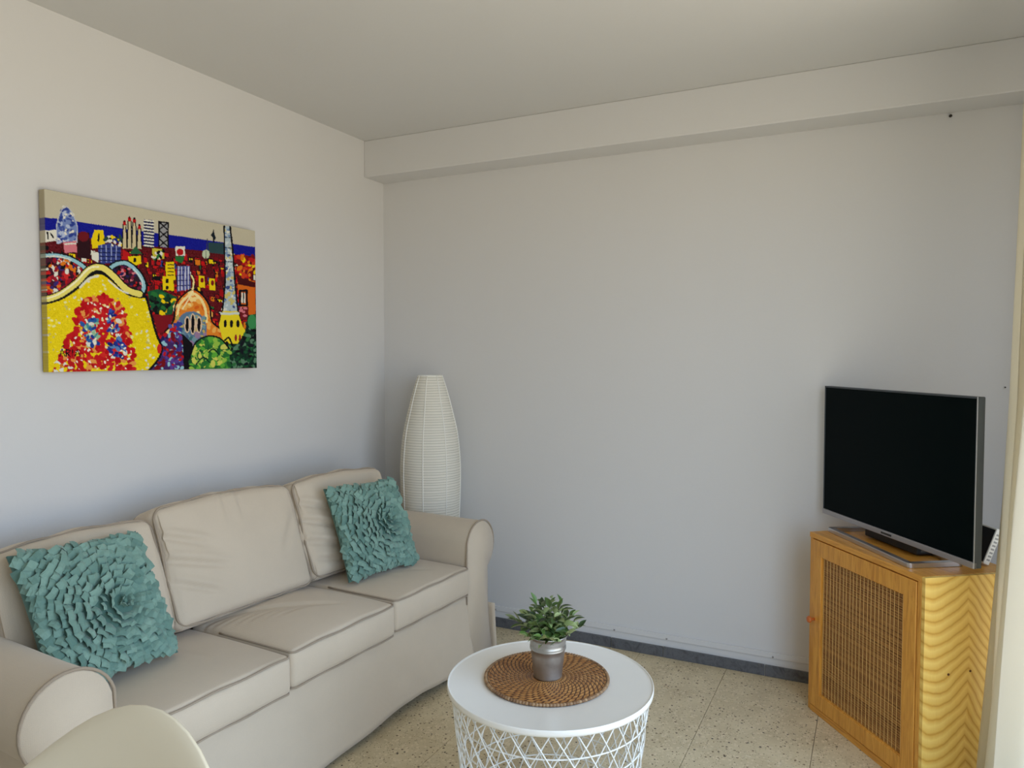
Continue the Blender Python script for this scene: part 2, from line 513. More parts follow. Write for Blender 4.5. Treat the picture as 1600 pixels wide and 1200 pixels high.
# front skirt : hanging cloth with soft folds, hem just above the floor
def skirt_fn(u, v):
    s = .205 + u * (L - .405); z = .028 + v * .315
    lo = 1 - v
    w = .006 * math.sin(s * 7 + 1.2) * lo + .004 * math.sin(s * 17 + z * 6) * lo
    w += .012 * math.exp(-((s - 1.70 + .5 * (z - .1)) / .05) ** 2) * lo - .008 * math.exp(-((s - 1.55 + .9 * z) / .06) ** 2)
    x = T - .014 + .020 * lo + w
    zz = z + (.012 * math.sin(s * 5 + .5) * lo if v < .2 else 0)
    return (x, s, max(.012, zz))
V, F = grid_vf(120, 16, skirt_fn)
me = mesh('front_skirt', V, [tuple(reversed(f)) if False else f for f in F], M_SOFA)
sk = obj('front_skirt', me, sofa)
md = sk.modifiers.new('cloth', 'SOLIDIFY'); md.thickness = .006; md.offset = 0
# side skirt at the right end with the corner pleat
def side_fn(u, v):
    t = .06 + u * (T - .03); z = .02 + v * .24; lo = 1 - v
    return (t, L - .048 + .014 * lo + .006 * math.sin(t * 21) * lo + (.008 * lo if u > .93 else 0), z)
V, F = grid_vf(40, 10, side_fn)
sk2 = obj('side_skirt', mesh('side_skirt', V, F, M_SOFA), sofa)
md = sk2.modifiers.new('cloth', 'SOLIDIFY'); md.thickness = .006; md.offset = 0

# seat cushions
def seat_cushion(y0, y1, zf, bulge, wr, fx=0.0):
    w = y1 - y0 - .004; d = .50; h = .125
    def disp(p, un):
        u, v = un[0], un[1]
        e = (1 - u * u) * (1 - v * v)
        off = Vector((0, 0, 0))
        if un[2] > 0:
            off.z += bulge * e ** .75
            for (cx, cy, ang, ln, wd, dp) in wr:
                dx, dy = p[0] - cx, p[1] - cy
                al = dx * math.cos(ang) + dy * math.sin(ang); ac = -dx * math.sin(ang) + dy * math.cos(ang)
                ac += .6 * al * al / .3
                off.z -= dp * math.exp(-(ac / wd) ** 2) * math.exp(-(al / ln) ** 4)
        if un[0] > .9: off.x += .012 * (1 - v * v) * (1 - un[2] ** 2)
        if abs(v) > .95: off.y += (1 if v > 0 else -1) * .002
        return off
    V, F = soft_box_vf(d, w, h, .02, (76, 80, 10), disp)
    c = obj('seat_cushion', mesh('seat_cushion', V, F, M_SOFA), sofa, (T + .012 + fx - d / 2, (y0 + y1) / 2, zf - h / 2))
    r = .018
    for zz, rad in ((h / 2 - .004, .0038), (-h / 2 + .004, .0034)):
        P = []
        hx, hy = d / 2 - .002, w / 2 - .003
        for (cx, cy, a0) in ((hx - r, -hy + r, -90), (hx - r, hy - r, 0)):
            for k in range(7):
                a = math.radians(a0 + 15 * k); P.append((cx + r * math.cos(a), cy + r * math.sin(a), zz))
        P = [(-.1, -hy, zz)] + P + [(-.1, hy, zz)]
        # subdivide long front run
        Q = []
        for a, b in zip(P[:-1], P[1:]):
            m = max(1, int((Vector(b) - Vector(a)).length / .03))
            for k in range(m):
                q = Vector(a).lerp(Vector(b), k / m)
                q.z += .002 * math.sin(q.y * 30 + y0 * 7); Q.append(q)
        Q.append(Vector(P[-1]))
        obj('piping', tube('piping', Q, rad, M_PIPE, 6), c)
wr_mid = [(-.16 + .035 * k, -.17 + .03 * k, 1.15,   .12, .011, .0065) for k in range(7)]
seat_cushion(.232, .805, .452, .022, [(-.05, .1, .4, .12, .02, .003)])
seat_cushion(.805, 1.332, .462, .040, wr_mid)
seat_cushion(1.332, 1.852, .472, .022, [(.0, -.1, .8, .12, .02, .003), (.08, .05, .9, .1, .015, .003)])

# back cushions
def back_cushion(y0, y1, h, x, lean, roll, creases, z0=.455, yaw=0.0):
    w = y1 - y0; d = .15
    def disp(p, un):
        u, v = un[1], un[2]
        e = max(0, 1 - u * u) * max(0, 1 - v * v)
        off = Vector((0, 0, 0))
        if un[0] > 0: off.x += .034 * e ** .7 * un[0]
        else: off.x -= .02 * e
        off.z += .012 * (1 - u * u) * max(0, v) - .010 * u * u * max(0, v)
        if un[0] > .5:
            for (cu, cv, ang, ln, wd, dp) in creases:
                dx, dy = p[1] - cu * w / 2, p[2] - cv * h / 2
                al = dx * math.cos(ang) + dy * math.sin(ang); ac = -dx * math.sin(ang) + dy * math.cos(ang)
                off.x -= 2.0 * dp * math.exp(-(ac / wd) ** 2) * math.exp(-(al / ln) ** 4)
                off.x += 1.3 * dp * math.exp(-((ac - 1.8 * wd) / (1.3 * wd)) ** 2) * math.exp(-(al / ln) ** 4)
        if un[2] > .9:
            off.z += .004 * math.sin(p[1] * 34 + y0 * 5) * (1 - u * u) * (1 if un[0] < .7 else .3)
        off.y += .006 * math.sin(p[2] * 16 + y0 * 9) * (1 if abs(u) > .95 else 0)
        return off
    V, F = soft_box_vf(d, w, h, .038, (14, 90, 80), disp)
    c = obj('back_cushion', mesh('back_cushion', V, F, M_SOFA), sofa)
    c.rotation_euler = (roll, -lean, yaw)
    c.location = (x, (y0 + y1) / 2, z0 + h / 2 * math.cos(lean) + .015)
    def pipe(xf, rr, inset):
        hy, hz = w / 2 - inset, h / 2 - inset; P = []
        for cy, cz, a0 in ((hy - rr, hz - rr, 0), (-hy + rr, hz - rr, 90), (-hy + rr, -hz + rr, 180), (hy - rr, -hz + rr, 270)):
            for k in range(7):
                a = math.radians(a0 + 15 * k); P.append((cy + rr * math.cos(a), cz + rr * math.sin(a)))
        Q = []
        for i in range(len(P)):
            a, b = P[i], P[(i + 1) % len(P)]
            m = max(1, int(math.hypot(b[0] - a[0], b[1] - a[1]) / .03))
            for k in range(m):
                y = a[0] + (b[0] - a[0]) * k / m; z = a[1] + (b[1] - a[1]) * k / m
                u = max(-1, min(1, y / (w / 2))); v = max(-1, min(1, z / (h / 2)))
                z += .012 * (1 - u * u) * max(0, v) - .010 * u * u * max(0, v) + .003 * math.sin(y * 40)
                Q.append((xf + .002 * math.sin(y * 23 + z * 31), y, z))
        return Q
    obj('piping', tube('piping', pipe(d / 2 - .009, .04, .009), .0042, M_PIPE, 6, True), c)
    obj('piping', tube('piping', pipe(-d / 2 + .009, .04, .009), .0042, M_PIPE, 6, True), c)
lean = math.radians(20)
back_cushion(.16, .69, .40, .222, lean, math.radians(1), [(.3, .2, .3, .12, .012, .004)], .452)
back_cushion(.675, 1.295, .43, .228, lean, math.radians(-.5), [(-.72, .35, -.42, .09, .010, .007), (-.70, -.02, -.32, .13, .011, .008), (-.70, -.42, -.42, .09, .010, .006), (.75, .1, .9, .08, .02, .004), (-.1, .8, 1.4, .06, .012, .003), (.1, .78, 1.5, .06, .012, .003)], .455)
back_cushion(1.285, 1.85, .42, .240, lean, math.radians(-1), [(-.72, .40, -.40, .08, .010, .007), (-.70, .05, -.36, .11, .011, .008), (-.70, -.35, -.30, .11, .011, .007), (-.6, -.7, -.25, .09, .010, .005)], .462)

# ------------------------------------------------------------------ teal ruffle cushions
def petal_mesh(k, w, l):
    rj = random.Random(100 + k)
    V, F = [], []
    nu, nv = 2, 3; th = .0012
    for side in (0, 1):
        for j in range(nv + 1):
            for i in range(nu + 1):
                u = i / nu - .5; v = j / nv
                x = u * w * (1 - .12 * v * rj.uniform(.4, 1.4)); y = v * l
                z = .16 * l * math.sin(v * 2.6) - .004 * (2 * u) ** 2 - side * th + (rj.uniform(-.002, .002) if v > .5 else 0)
                if j == nv: y += rj.uniform(-.004, .003)
                V.append((x, y, z))
    q = (nu + 1) * (nv + 1)
    for j in range(nv):
        for i in range(nu):
            a = j * (nu + 1) + i; f = (a, a + 1, a + nu + 2, a + nu + 1)
            F.append(f); F.append(tuple(x + q for x in reversed(f)))
    rim = [i for i in range(nu + 1)] + [j * (nu + 1) + nu for j in range(1, nv + 1)] + [nv * (nu + 1) + i for i in range(nu - 1, -1, -1)] + [j * (nu + 1) for j in range(nv - 1, 0, -1)]
    for a, b in zip(rim, rim[1:] + rim[:1]): F.append((a, a + q, b + q, b))
    return V, F

def ruffle_cushion(BL, BR, TL, w, h, thick, label, centre, seed, flat):
    rj = random.Random(seed)
    BL, BR, TL = Vector(BL), Vector(BR), Vector(TL)
    X = (BR - BL).normalized(); Y = (TL - BL); Y = (Y - X * Y.dot(X)).normalized(); Z = X.cross(Y)
    root = thing('throw_cushion', label, 'cushion', (0, 0, 0), 0, 'teal ruffle cushions')
    C = BL + X * (w / 2) + Y * (h / 2) + Z * .0
    root.matrix_world = Matrix(((X.x, Y.x, Z.x, C.x), (X.y, Y.y, Z.y, C.y), (X.z, Y.z, Z.z, C.z), (0, 0, 0, 1)))
    def hgt(u, v):
        a = max(0, 1 - abs(u) ** 2.4); b = max(0, 1 - abs(v) ** 2.4)
        return thick * (a * b) ** .55 + .004
    def pos(u, v, sgn=1):
        pin = .06 * (1 - v * v) * abs(u) ** 3; pin2 = .06 * (1 - u * u) * abs(v) ** 3
        return Vector((u * w / 2 * (1 - pin), v * h / 2 * (1 - pin2), sgn * hgt(u, v) * (1 if sgn > 0 else .7)))
    n = 26; V, F = [], []
    for sgn in (1, -1):
        v0, f0 = grid_vf(n, n, lambda a, b: pos(math.sin((a * 2 - 1) * math.pi / 2), math.sin((b * 2 - 1) * math.pi / 2), sgn))
        k = len(V); V += v0; F += [tuple(i + k for i in (f if sgn > 0 else reversed(f))) for f in f0]
    me = mesh('cushion_body', V, F, M_TEALBODY)
    bm = bmesh.new(); bm.from_mesh(me)
    # close the seam between the two faces
    bmesh.ops.bridge_loops(bm, edges=[e_ for e_ in bm.edges if e_.is_boundary]); bm.to_mesh(me); bm.free()
    me.polygons.foreach_set('use_smooth', [True] * len(me.polygons))
    obj('cushion_body', me, root)
    variants = [petal_mesh(k + seed, .037 * rj.uniform(.8, 1.15), .033 * rj.uniform(.9, 1.1)) for k in range(7)]
    vmes = [mesh('ruffle', *v, M_TEAL, False) for v in variants]
    # spiral of tabs from the rosette centre outwards
    pet = []
    cu, cv = centre; rad = .008; phi = 0; pitch = .0215
    while rad < .36:
        px, py = cu + rad * math.cos(phi), cv + rad * math.sin(phi)
        u, v = px / (w / 2), py / (h / 2)
        if abs(u) < .955 and abs(v) < .955: pet.append((rad, phi, u, v))
        step = (.0255 if rad > .05 else .018) * rj.uniform(.8, 1.2)
        dphi = step / max(rad, .010); phi += dphi; rad += pitch * dphi / (2 * math.pi)
    # fringe tabs along the edges
    for k in range(15):
        for e_ in range(4):
            q = -0.95 + 1.9 * (k + .5) / 15
            u, v = ((q, .97), (q, -.97), (.97, q), (-.97, q))[e_]
            p = pos(u, v); pet.append((.3, math.atan2(p.y - cv, p.x - cu), u, v))
    rest = []
    for i, (rad, phi, u, v) in enumerate(pet):
        p = pos(u, v); eps = .02
        nrm = (pos(u + eps, v) - pos(u - eps, v)).cross(pos(u, v + eps) - pos(u, v - eps)).normalized()
        rd = Vector((math.cos(phi), math.sin(phi), 0)); rd = (rd - nrm * rd.dot(nrm)).normalized()
        rot = rj.gauss(0, .28); rd = Matrix.Rotation(rot, 3, nrm) @ rd
        tilt = math.radians((55 if rad < .03 else (34 if rad < .07 else 22)) * flat * (.35 if max(abs(u), abs(v)) > .9 else 1) + rj.gauss(0, 7))
        tilt = max(.05, tilt)
        yv = rd * math.cos(tilt) + nrm * math.sin(tilt); xv = rd.cross(nrm) * 1.0; zv = xv.cross(yv)
        xv = xv + zv * rj.gauss(0, .18); xv.normalize(); zv = xv.cross(yv).normalized()
        s = rj.uniform(.85, 1.12) * (.62 if rad < .03 else (.8 if rad < .07 else 1))
        b = p - rd * (.030 if max(abs(u), abs(v)) > .9 else .012) + nrm * .001
        Mx = Matrix(((xv.x * s, yv.x * s, zv.x * s, b.x), (xv.y * s, yv.y * s, zv.y * s, b.y), (xv.z * s, yv.z * s, zv.z * s, b.z), (0, 0, 0, 1)))
        kind = rj.randrange(7)
        if i < 300:
            o = obj('ruffle', vmes[kind], root); o.matrix_local = Mx
        else:
            rest.append(([Mx @ Vector(q) for q in variants[kind][0]], variants[kind][1]))
    if rest:
        o = obj('outer_ruffles', mesh('outer_ruffles', *join_vf(rest), M_TEAL, False), root); o['kind'] = 'stuff'
    return root
ruffle_cushion((.523, -2.195, .500), (.520, -1.80, .485), (.325, -2.195, .85), .395, .41, .06,
               'teal ruffled throw cushion with square tabs, beside the near armrest', (.035, -.015), 3, 1.2)
ruffle_cushion((.570, -1.03, .495), (.650, -.68, .495), (.415, -1.0, .85), .37, .395, .055,
               'teal ruffled throw cushion leaning at the lamp end of the sofa', (.06, .015), 5, 1.05)

# ------------------------------------------------------------------ floor lamp
lamp = thing('floor_lamp', 'tall white rice-paper floor lamp shaped like a cocoon in the corner', 'lamp', (.405, -.163, 0))
prof_pts = [(.030, .070), (.08, .084), (.25, .116), (.45, .140), (.63, .151), (.75, .155), (.86, .155), (1.01, .141), (1.16, .106), (1.25, .081), (1.305, .062)]
pz = [p[0] for p in prof_pts]; pr = [p[1] for p in prof_pts]
def lr(z):
    # smooth interpolation
    i = max(0, min(len(pz) - 2, int(np.searchsorted(pz, z) - 1)))
    def m(j):
        a, b = max(0, j - 1), min(len(pz) - 1, j + 1); return (pr[b] - pr[a]) / (pz[b] - pz[a])
    h_ = pz[i + 1] - pz[i]; t = (z - pz[i]) / h_
    return (2 * t**3 - 3 * t**2 + 1) * pr[i] + (t**3 - 2 * t**2 + t) * h_ * m(i) + (-2 * t**3 + 3 * t**2) * pr[i + 1] + (t**3 - t**2) * h_ * m(i + 1)
ribs = 98; prof = []
for k in range(ribs):
    z0 = .03 + (1.275) * k / ribs; z1 = .03 + 1.275 * (k + 1) / ribs
    for q in (0, .5): z = z0 + (z1 - z0) * q; prof.append((lr(z) - (.0020 if q == .5 else 0), z))
prof.append((lr(1.305), 1.305))
V, F = lathe_vf(prof, 64)
shade = obj('lamp_shade', mesh('lamp_shade', V, F, M_PAPER), lamp)
for k in range(8):
    a = 2 * math.pi * k / 8 + math.radians(-72)
    P = [((lr(z) + .0008) * math.cos(a), (lr(z) + .0008) * math.sin(a), z) for z in np.linspace(.03, 1.304, 40)]
    obj('seam', tube('seam', P, .0026, M_SEAM, 5), shade)
parts = []
for k in range(98):
    z = .04 + 1.255 * k / 97; r = lr(z) + .0004; tw_ = .0015 * math.sin(k * 2.1)
    parts.append(tube_vf([(r * math.cos(q), r * math.sin(q), z + tw_ * math.sin(q + k)) for q in np.linspace(0, 2 * math.pi, 41)[:-1]], .0013, 4, True))
rb = obj('wire_ribs', mesh('wire_ribs', *join_vf(parts), plain('paper_covered_wire', s2l((206, 202, 188)), .7)), shade); rb['kind'] = 'stuff'
ringP = [(.062 * math.cos(q), .062 * math.sin(q), 1.305) for q in np.linspace(0, 2 * math.pi, 41)[:-1]]
obj('top_ring', tube('top_ring', ringP, .0028, M_SEAM, 6, True), lamp)
V, F = lathe_vf([(.0, 0.0), (.105, 0.0), (.11, .006), (.105, .014), (.03, .02), (.012, .03), (.010, .62), (.018, .63), (.018, .68)], 32, False, True)
obj('base', mesh('lamp_base', V, F, M_NAIL), lamp)
V, F = lathe_vf([(.012, .68), (.016, .70), (.03, .735), (.03, .76), (.018, .785), (.004, .79)], 20, True, True)
obj('bulb', mesh('bulb', V, F, plain('frosted_bulb', (.85, .85, .82), .3)), lamp)

# ------------------------------------------------------------------ coffee table, mat, potted plant
TX, TY, TH = 1.597, -1.374, .44
table = thing('coffee_table', 'round white coffee table with a crossed wire basket base', 'table', (TX, TY, 0))
V, F = lathe_vf([(.0, TH - .016), (.298, TH - .016), (.304, TH - .014), (.3055, TH - .008), (.3055, TH + .0015), (.3045, TH + .004), (.303, TH + .004), (.3015, TH + .001), (.299, TH), (.0, TH)], 96)
obj('tabletop', mesh('tabletop', V, F, M_WHITE), table)
R0, R1, ZT, ZB = .292, .238, TH - .016, .012
def rr(z): return R1 + (R0 - R1) * ((z - ZB) / (ZT - ZB)) ** .8
NW = 30
for fam in (1, -1):
    P = []
    for k in range(15):
        z = ZT + (ZB - ZT) * k / 14
        a = fam * (.85 * k / 14); r = rr(z) + (.0016 if fam > 0 else -.0016)
        P.append((r * math.cos(a), r * math.sin(a), z))
    wm = tube('wire', P, .0021, M_WIRE, 5)
    for k in range(NW):
        obj('wire', wm, table, (0, 0, 0), (0, 0, 2 * math.pi * (k + (.15 if fam > 0 else 0)) / NW + .1))
for z in (ZT - .002, ZT - .068, ZT - .138, ZT - .208, ZT - .278, ZT - .348, ZB):
    r = rr(z); P = [(r * math.cos(q), r * math.sin(q), z) for q in np.linspace(0, 2 * math.pi, 73)[:-1]]
    obj('ring', tube('ring', P, .0024 if z not in (ZB,) else .004, M_WIRE, 6, True), table)
for k in range(4):
    a = k * math.pi / 2; r = rr(ZB)
    V, F = lathe_vf([(.008, 0), (.01, .003), (.01, .012), (.006, .016)], 12, True, True)
    obj('foot', mesh('foot', V, F, M_ROUTER), table, (r * math.cos(a), r * math.sin(a), 0))

MX, MY = 1.583, -1.366; MR = .183
TZ = TH + .0005
matt = thing('placemat', 'round brown rattan placemat with swirling dark stitches on the table', 'placemat', (MX, MY, TZ))
prof = [(.0, 0), (MR - .006, 0)]
top = []
for k in range(15):
    a, b = k * .0122, (k + 1) * .0122
    for q in (0, .25, .5, .75): top.append((max(.0, a + (b - a) * q), .0045 + .0032 * math.sin(math.pi * q)))
top = [p for p in top if p[0] < MR - .005] + [(MR - .006, .004)]
V, F = lathe_vf(prof + list(reversed(top)), 72)
obj('coil_disc', mesh('coil_disc', V, F, M_MAT), matt)
parts = []
NB = 120
for k in range(NB):
    a = 2 * math.pi * k / NB; da = 2 * math.pi / NB
    c = Vector((MR * math.cos(a), MR * math.sin(a), .0055)); tg = Vector((-math.sin(a), math.cos(a), .0))
    d = (tg + Vector((math.cos(a), math.sin(a), 0)) * .45).normalized()
    P = [c + d * (q * MR * da * .62) for q in (-1, -.4, .4, 1)]
    parts.append(tube_vf(P, [.0030, .0052, .0052, .0030], 6))
rim = obj('rim', mesh('rim', *join_vf(parts), M_MATRIM), matt)

PXc, PYc, PZ = 1.587, -1.366, TZ + .0078
plant = thing('potted_plant', 'small leafy green plant in a galvanised metal bucket on the placemat', 'plant', (PXc, PYc, PZ))
hb = .128
def br(z): return .0415 + (.0565 - .0415) * z / hb
prof = [(.0, 0), (.040, 0), (.0425, .002), (.0425, .006), (br(.008), .008)]
prof += [(br(z), z) for z in (.03, .05, .07, .083)] + [(br(.086) + .0022, .086), (br(.089) + .0026, .089), (br(.092) + .0004, .092), (br(.094) + .002, .0945), (br(.097), .097)]
prof += [(br(z), z) for z in (.105, .115, .122)] + [(br(hb) + .002, hb - .003), (br(hb) + .003, hb), (br(hb) + .001, hb + .002), (br(hb) - .002, hb), (br(.11) - .002, .108), (.0, .108)]
V, F = lathe_vf(prof, 56)
obj('bucket', mesh('bucket', V, F, M_ZINC), plant)
V, F = lathe_vf([(.053, .109), (.045, .113), (.025, .118), (.0, .120)], 30)
obj('soil', mesh('soil', V, F, M_SOIL), plant)
def leaf_me(name, ln, wd, cup, bend, mat):
    V, F = [], []
    for j in range(7):
        v = j / 6; half = wd * (math.sin(math.pi * v ** .85) ** .8 if 0 < v < 1 else .02) / 2
        z = bend * v * v
        for i, u in enumerate((-1, 0, 1)): V.append((u * half, v * ln, z + cup * half * abs(u)))
    for j in range(6):
        for i in range(2): a = j * 3 + i; F.append((a, a + 1, a + 4, a + 3))
    return mesh(name, V, F, mat)
leaves = [leaf_me('leaf', .040, .0195, .5, -.006, M_LEAF), leaf_me('leaf', .036, .0180, .6, -.010, M_LEAF), leaf_me('leaf', .043, .0190, .45, -.002, M_LEAF), leaf_me('leaf', .036, .0185, .5, -.008, M_LEAF2)]
rl = random.Random(23); nleaf = 0
for s in range(33):
    az = s * 2.39996; out = math.sqrt((s + .5) / 33)
    b0 = Vector((.03 * out * math.cos(az), .03 * out * math.sin(az), .112))
    lean_ = out * rl.uniform(.75, 1.1)
    ht = (.112 - .085 * out ** 2) * rl.uniform(.75, 1.15)
    tip = b0 + Vector((math.cos(az) * .078 * lean_, math.sin(az) * .078 * lean_, ht))
    mid = b0.lerp(tip, .5) + Vector((-math.cos(az), -math.sin(az), .4)) * .012 * out
    P = []
    for k in range(6):
        q = k / 5; P.append(b0 * (1 - q) ** 2 + mid * 2 * q * (1 - q) + tip * q * q)
    obj('stem', tube('stem', P, [.0016, .0015, .0014, .0012, .001, .0007], M_STEM, 5), plant)
    for k in range(8):
        q = .25 + .75 * k / 7 if k < 7 else 1.0
        p = b0 * (1 - q) ** 2 + mid * 2 * q * (1 - q) + tip * q * q
        a2 = az + (math.pi / 2 if k % 2 else -math.pi / 2) + rl.gauss(0, .6) if k < 7 else az
        el = rl.uniform(-.25, .75) - (.35 * out if k < 3 else 0)
        if k >= 6: el = rl.uniform(.3, 1.2); a2 = az + rl.gauss(0, .9)
        d = Vector((math.cos(a2) * math.cos(el), math.sin(a2) * math.cos(el), math.sin(el)))
        d = (d + Vector((math.cos(az), math.sin(az), .15)) * .35 * out).normalized()
        side = d.cross(Vector((0, 0, 1))).normalized(); up = side.cross(d)
        roll = rl.gauss(0, .5); side, up = side * math.cos(roll) + up * math.sin(roll), up * math.cos(roll) - side * math.sin(roll)
        sc_ = rl.uniform(.72, 1.08)
        kind = rl.choice((0, 0, 1, 1, 2, 3)) if q > .5 else rl.choice((0, 1, 3, 3))
        o = obj('leaf', leaves[kind], plant)
        o.matrix_local = Matrix(((side.x * sc_, d.x * sc_, up.x * sc_, p.x), (side.y * sc_, d.y * sc_, up.y * sc_, p.y), (side.z * sc_, d.z * sc_, up.z * sc_, p.z), (0, 0, 0, 1)))

# ------------------------------------------------------------------ corner cabinet
CW, CD, CH = .625, .345, .71
ca = math.atan2(-.799, .602)
cab = thing('cabinet', 'varnished wooden cabinet with a woven cane door standing in the corner', 'cabinet', (2.229, -.236, 0), ca)
def part(name, lst, mat, bev=.0015, parent=cab, loc=None): return obj(name, boxes(name, lst, mat, bev), parent, loc)
part('top_board', [(.0, CW - .016, .0, CD, CH - .020, CH)], M_WFX)
part('side_panel', [(.0, .018, .004, CD, .0, CH - .020)], M_WFZ)
sp = part('side_panel', [(CW - .016, CW, .0, CD, .0, CH - .0005)], M_WSIDE)
for (yy_, zz_) in ((.285, .60), (.09, .395), (.17, .40)):
    V, F = lathe_vf([(.004, 0), (.004, .0012), (.002, .0016)], 8, True, True)
    obj('wood_knot', mesh('wood_knot', V, F, M_CANEBACK), sp, (CW, yy_, zz_), (0, math.radians(90), 0))
part('bottom_board', [(.018, CW - .016, .0, CD, .0, .024)], M_WFX)
part('back_panel', [(.018, CW - .016, CD - .008, CD - .001, .024, CH - .02)], M_CANEBACK)
part('hinge_stile', [(CW - .034, CW - .0165, .0, .02, .024, CH - .02)], M_WFZ)
DX0, DX1, DZ0, DZ1, DF = .0215, CW - .037, .027, CH - .0235, .058
# door frame with mitred corners, one mesh; cane, strands and knob as its pieces
def door_frame():
    V, F = [], []
    o_ = [(DX0, DZ0), (DX1, DZ0), (DX1, DZ1), (DX0, DZ1)]
    i_ = [(DX0 + DF, DZ0 + DF), (DX1 - DF, DZ0 + DF), (DX1 - DF, DZ1 - DF), (DX0 + DF, DZ1 - DF)]
    for y in (-.002, .018):
        for q in (o_, i_): V += [(x, y, z) for x, z in q]
    for k in range(4):
        j = (k + 1) % 4
        F += [(k, j, 4 + j, 4 + k), (8 + j, 8 + k, 12 + k, 12 + j), (j, k, 8 + k, 8 + j), (4 + k, 4 + j, 12 + j, 12 + k)]
    return V, F
me = mesh('door', *door_frame(), M_WFZ, False); bevel_mesh(me, .0016)
door = obj('door', me, cab)
ix0, ix1, iz0, iz1 = DX0 + DF, DX1 - DF, DZ0 + DF, DZ1 - DF
obj('backing_board', boxes('backing_board', [(ix0 - .004, ix1 + .004, .012, .016, iz0 - .004, iz1 + .004)], M_CANEBACK), door)
obj('bead_moulding', boxes('bead_moulding', [(ix0, ix0 + .004, .002, .012, iz0, iz1), (ix1 - .004, ix1, .002, .012, iz0, iz1), (ix0, ix1, .002, .012, iz0, iz0 + .004), (ix0, ix1, .002, .012, iz1 - .004, iz1)], M_WFZ), door)
NV = 23
strand = boxes('cane_strand', [(-.0014, .0014, .0058, .0072, iz0 + .004, iz1 - .004)], M_CANEV, .0006)
for k in range(NV):
    x = ix0 + .010 + (ix1 - ix0 - .020) * k / (NV - 1)
    obj('cane_strand', strand, door, (x + random.uniform(-.0012, .0012), 0, 0))
parts = []
nh = 116
for k in range(nh):
    z = iz0 + .006 + (iz1 - iz0 - .012) * k / (nh - 1) + random.uniform(-.0008, .0008); w = random.uniform(.0017, .0024); sl = random.uniform(-.002, .002)
    v, f = box_vf(ix0 + .003, ix1 - .003, .0075, .0105, -w, w)
    parts.append(([(a, b + (.0 if k % 2 else .001), c + z + sl * (a - ix0)) for a, b, c in v], f))
o = obj('cane_weave', mesh('cane_weave', *join_vf(parts), M_CANEH, False), door); o['kind'] = 'stuff'
V, F = lathe_vf([(.006, 0), (.0055, .008), (.007, .012), (.012, .017), (.0135, .022), (.011, .027), (.005, .029)], 20, True, True)
kb = obj('knob', mesh('knob', V, F, M_KNOB), door, (DX0 + .019, -.002, .372), (math.radians(90), 0, 0)); kb['label'] = 'orange turned wooden knob'

# ------------------------------------------------------------------ television and router
tdir = Vector((.571, -.821, 0)).normalized(); ta = math.atan2(tdir.y, tdir.x); tn = Vector((-tdir.y, tdir.x, 0))
TVB = Vector((2.2655, -.052, 0)); TW, TVZ0, TVZ1 = .822, .753, 1.283
tv = thing('television', 'flat black television with silver lower edge standing on the cabinet', 'television', (TVB.x, TVB.y, CH), ta)
zb, zt = TVZ0 - CH, TVZ1 - CH
obj('casing', boxes('casing', [(.0, TW, .004, .026, zb, zt)], M_TVBACK, .003), tv)
obj('rear_housing', boxes('rear_housing', [(.17, TW - .17, .025, .050, zb + .05, zt - .16)], M_TVBACK, .008), tv)
obj('screen', boxes('screen', [(.006, TW - .006, .0005, .006, zb + .020, zt - .006)], M_SCREEN), tv)
bz = obj('bezel', boxes('bezel', [(.0, .006, -.001, .008, zb, zt), (TW - .006, TW, -.001, .008, zb, zt), (0, TW, -.001, .008, zt - .006, zt)], M_TVBACK, .001), tv)
lb = obj('lower_bezel', boxes('lower_bezel', [(.0, TW, -.004, .010, zb, zb + .020)], M_SILVERP, .002), tv)
obj('maker_mark', boxes('maker_mark', [(TW / 2 - .028 + .0084 * k, TW / 2 - .0225 + .0084 * k, -.0052, -.0042, zb + .006, zb + .013) for k in range(7)], M_NAIL), lb)
obj('side_trim', boxes('side_trim', [(TW - .003, TW + .0006, -.002, .000, zb, zt)], M_SILVER, .0008), tv)
# stand: flat metal bar bent into an open trapezoid, plus dark neck
def to_tv(x, y): v = Vector((x, y, 0)) - TVB; return (v.dot(tdir), v.dot(tn))
ringpts = [to_tv(2.289, -.200), to_tv(2.561, -.644), to_tv(2.728, -.533), to_tv(2.452, -.100)]
def bar_ring(pts, wd, z0, z1):
    n = len(pts); V, F = [], []
    cx = sum(p[0] for p in pts) / n; cy = sum(p[1] for p in pts) / n
    ins = []
    for i in range(n):
        p = Vector(pts[i]); a = (Vector(pts[i - 1]) - p).normalized(); b = (Vector(pts[(i + 1) % n]) - p).normalized()
        bis = (a + b).normalized(); sinh = math.sqrt(max(1e-4, (1 - a.dot(b)) / 2)); ins.append(p + bis * (wd / sinh))
    for z in (z0, z1):
        for q in (pts, ins): V += [(p[0], p[1], z) for p in q]
    for i in range(n):
        j = (i + 1) % n
        F += [(2 * n + i, 2 * n + j, 3 * n + j, 3 * n + i), (i, n + i, n + j, j), (i, j, 2 * n + j, 2 * n + i), (n + j, n + i, 3 * n + i, 3 * n + j)]
    return V, F
def round_poly(pts, r, k=4):
    out = []
    n = len(pts)
    for i in range(n):
        p = Vector(pts[i]); a = (Vector(pts[i - 1]) - p).normalized(); b = (Vector(pts[(i + 1) % n]) - p).normalized()
        for q in range(k + 1):
            t = q / k; out.append(tuple((p + a * r) * (1 - t) ** 2 + p * 2 * t * (1 - t) + (p + b * r) * t * t))
    return out
me = mesh('stand', *bar_ring(round_poly(ringpts, .018), .022, .0005, .017), M_SILVER, False)
bm = bmesh.new(); bm.from_mesh(me); bmesh.ops.recalc_face_normals(bm, faces=bm.faces); bm.to_mesh(me); bm.free()
bevel_mesh(me, .001, 1)
stand = obj('stand', me, tv)
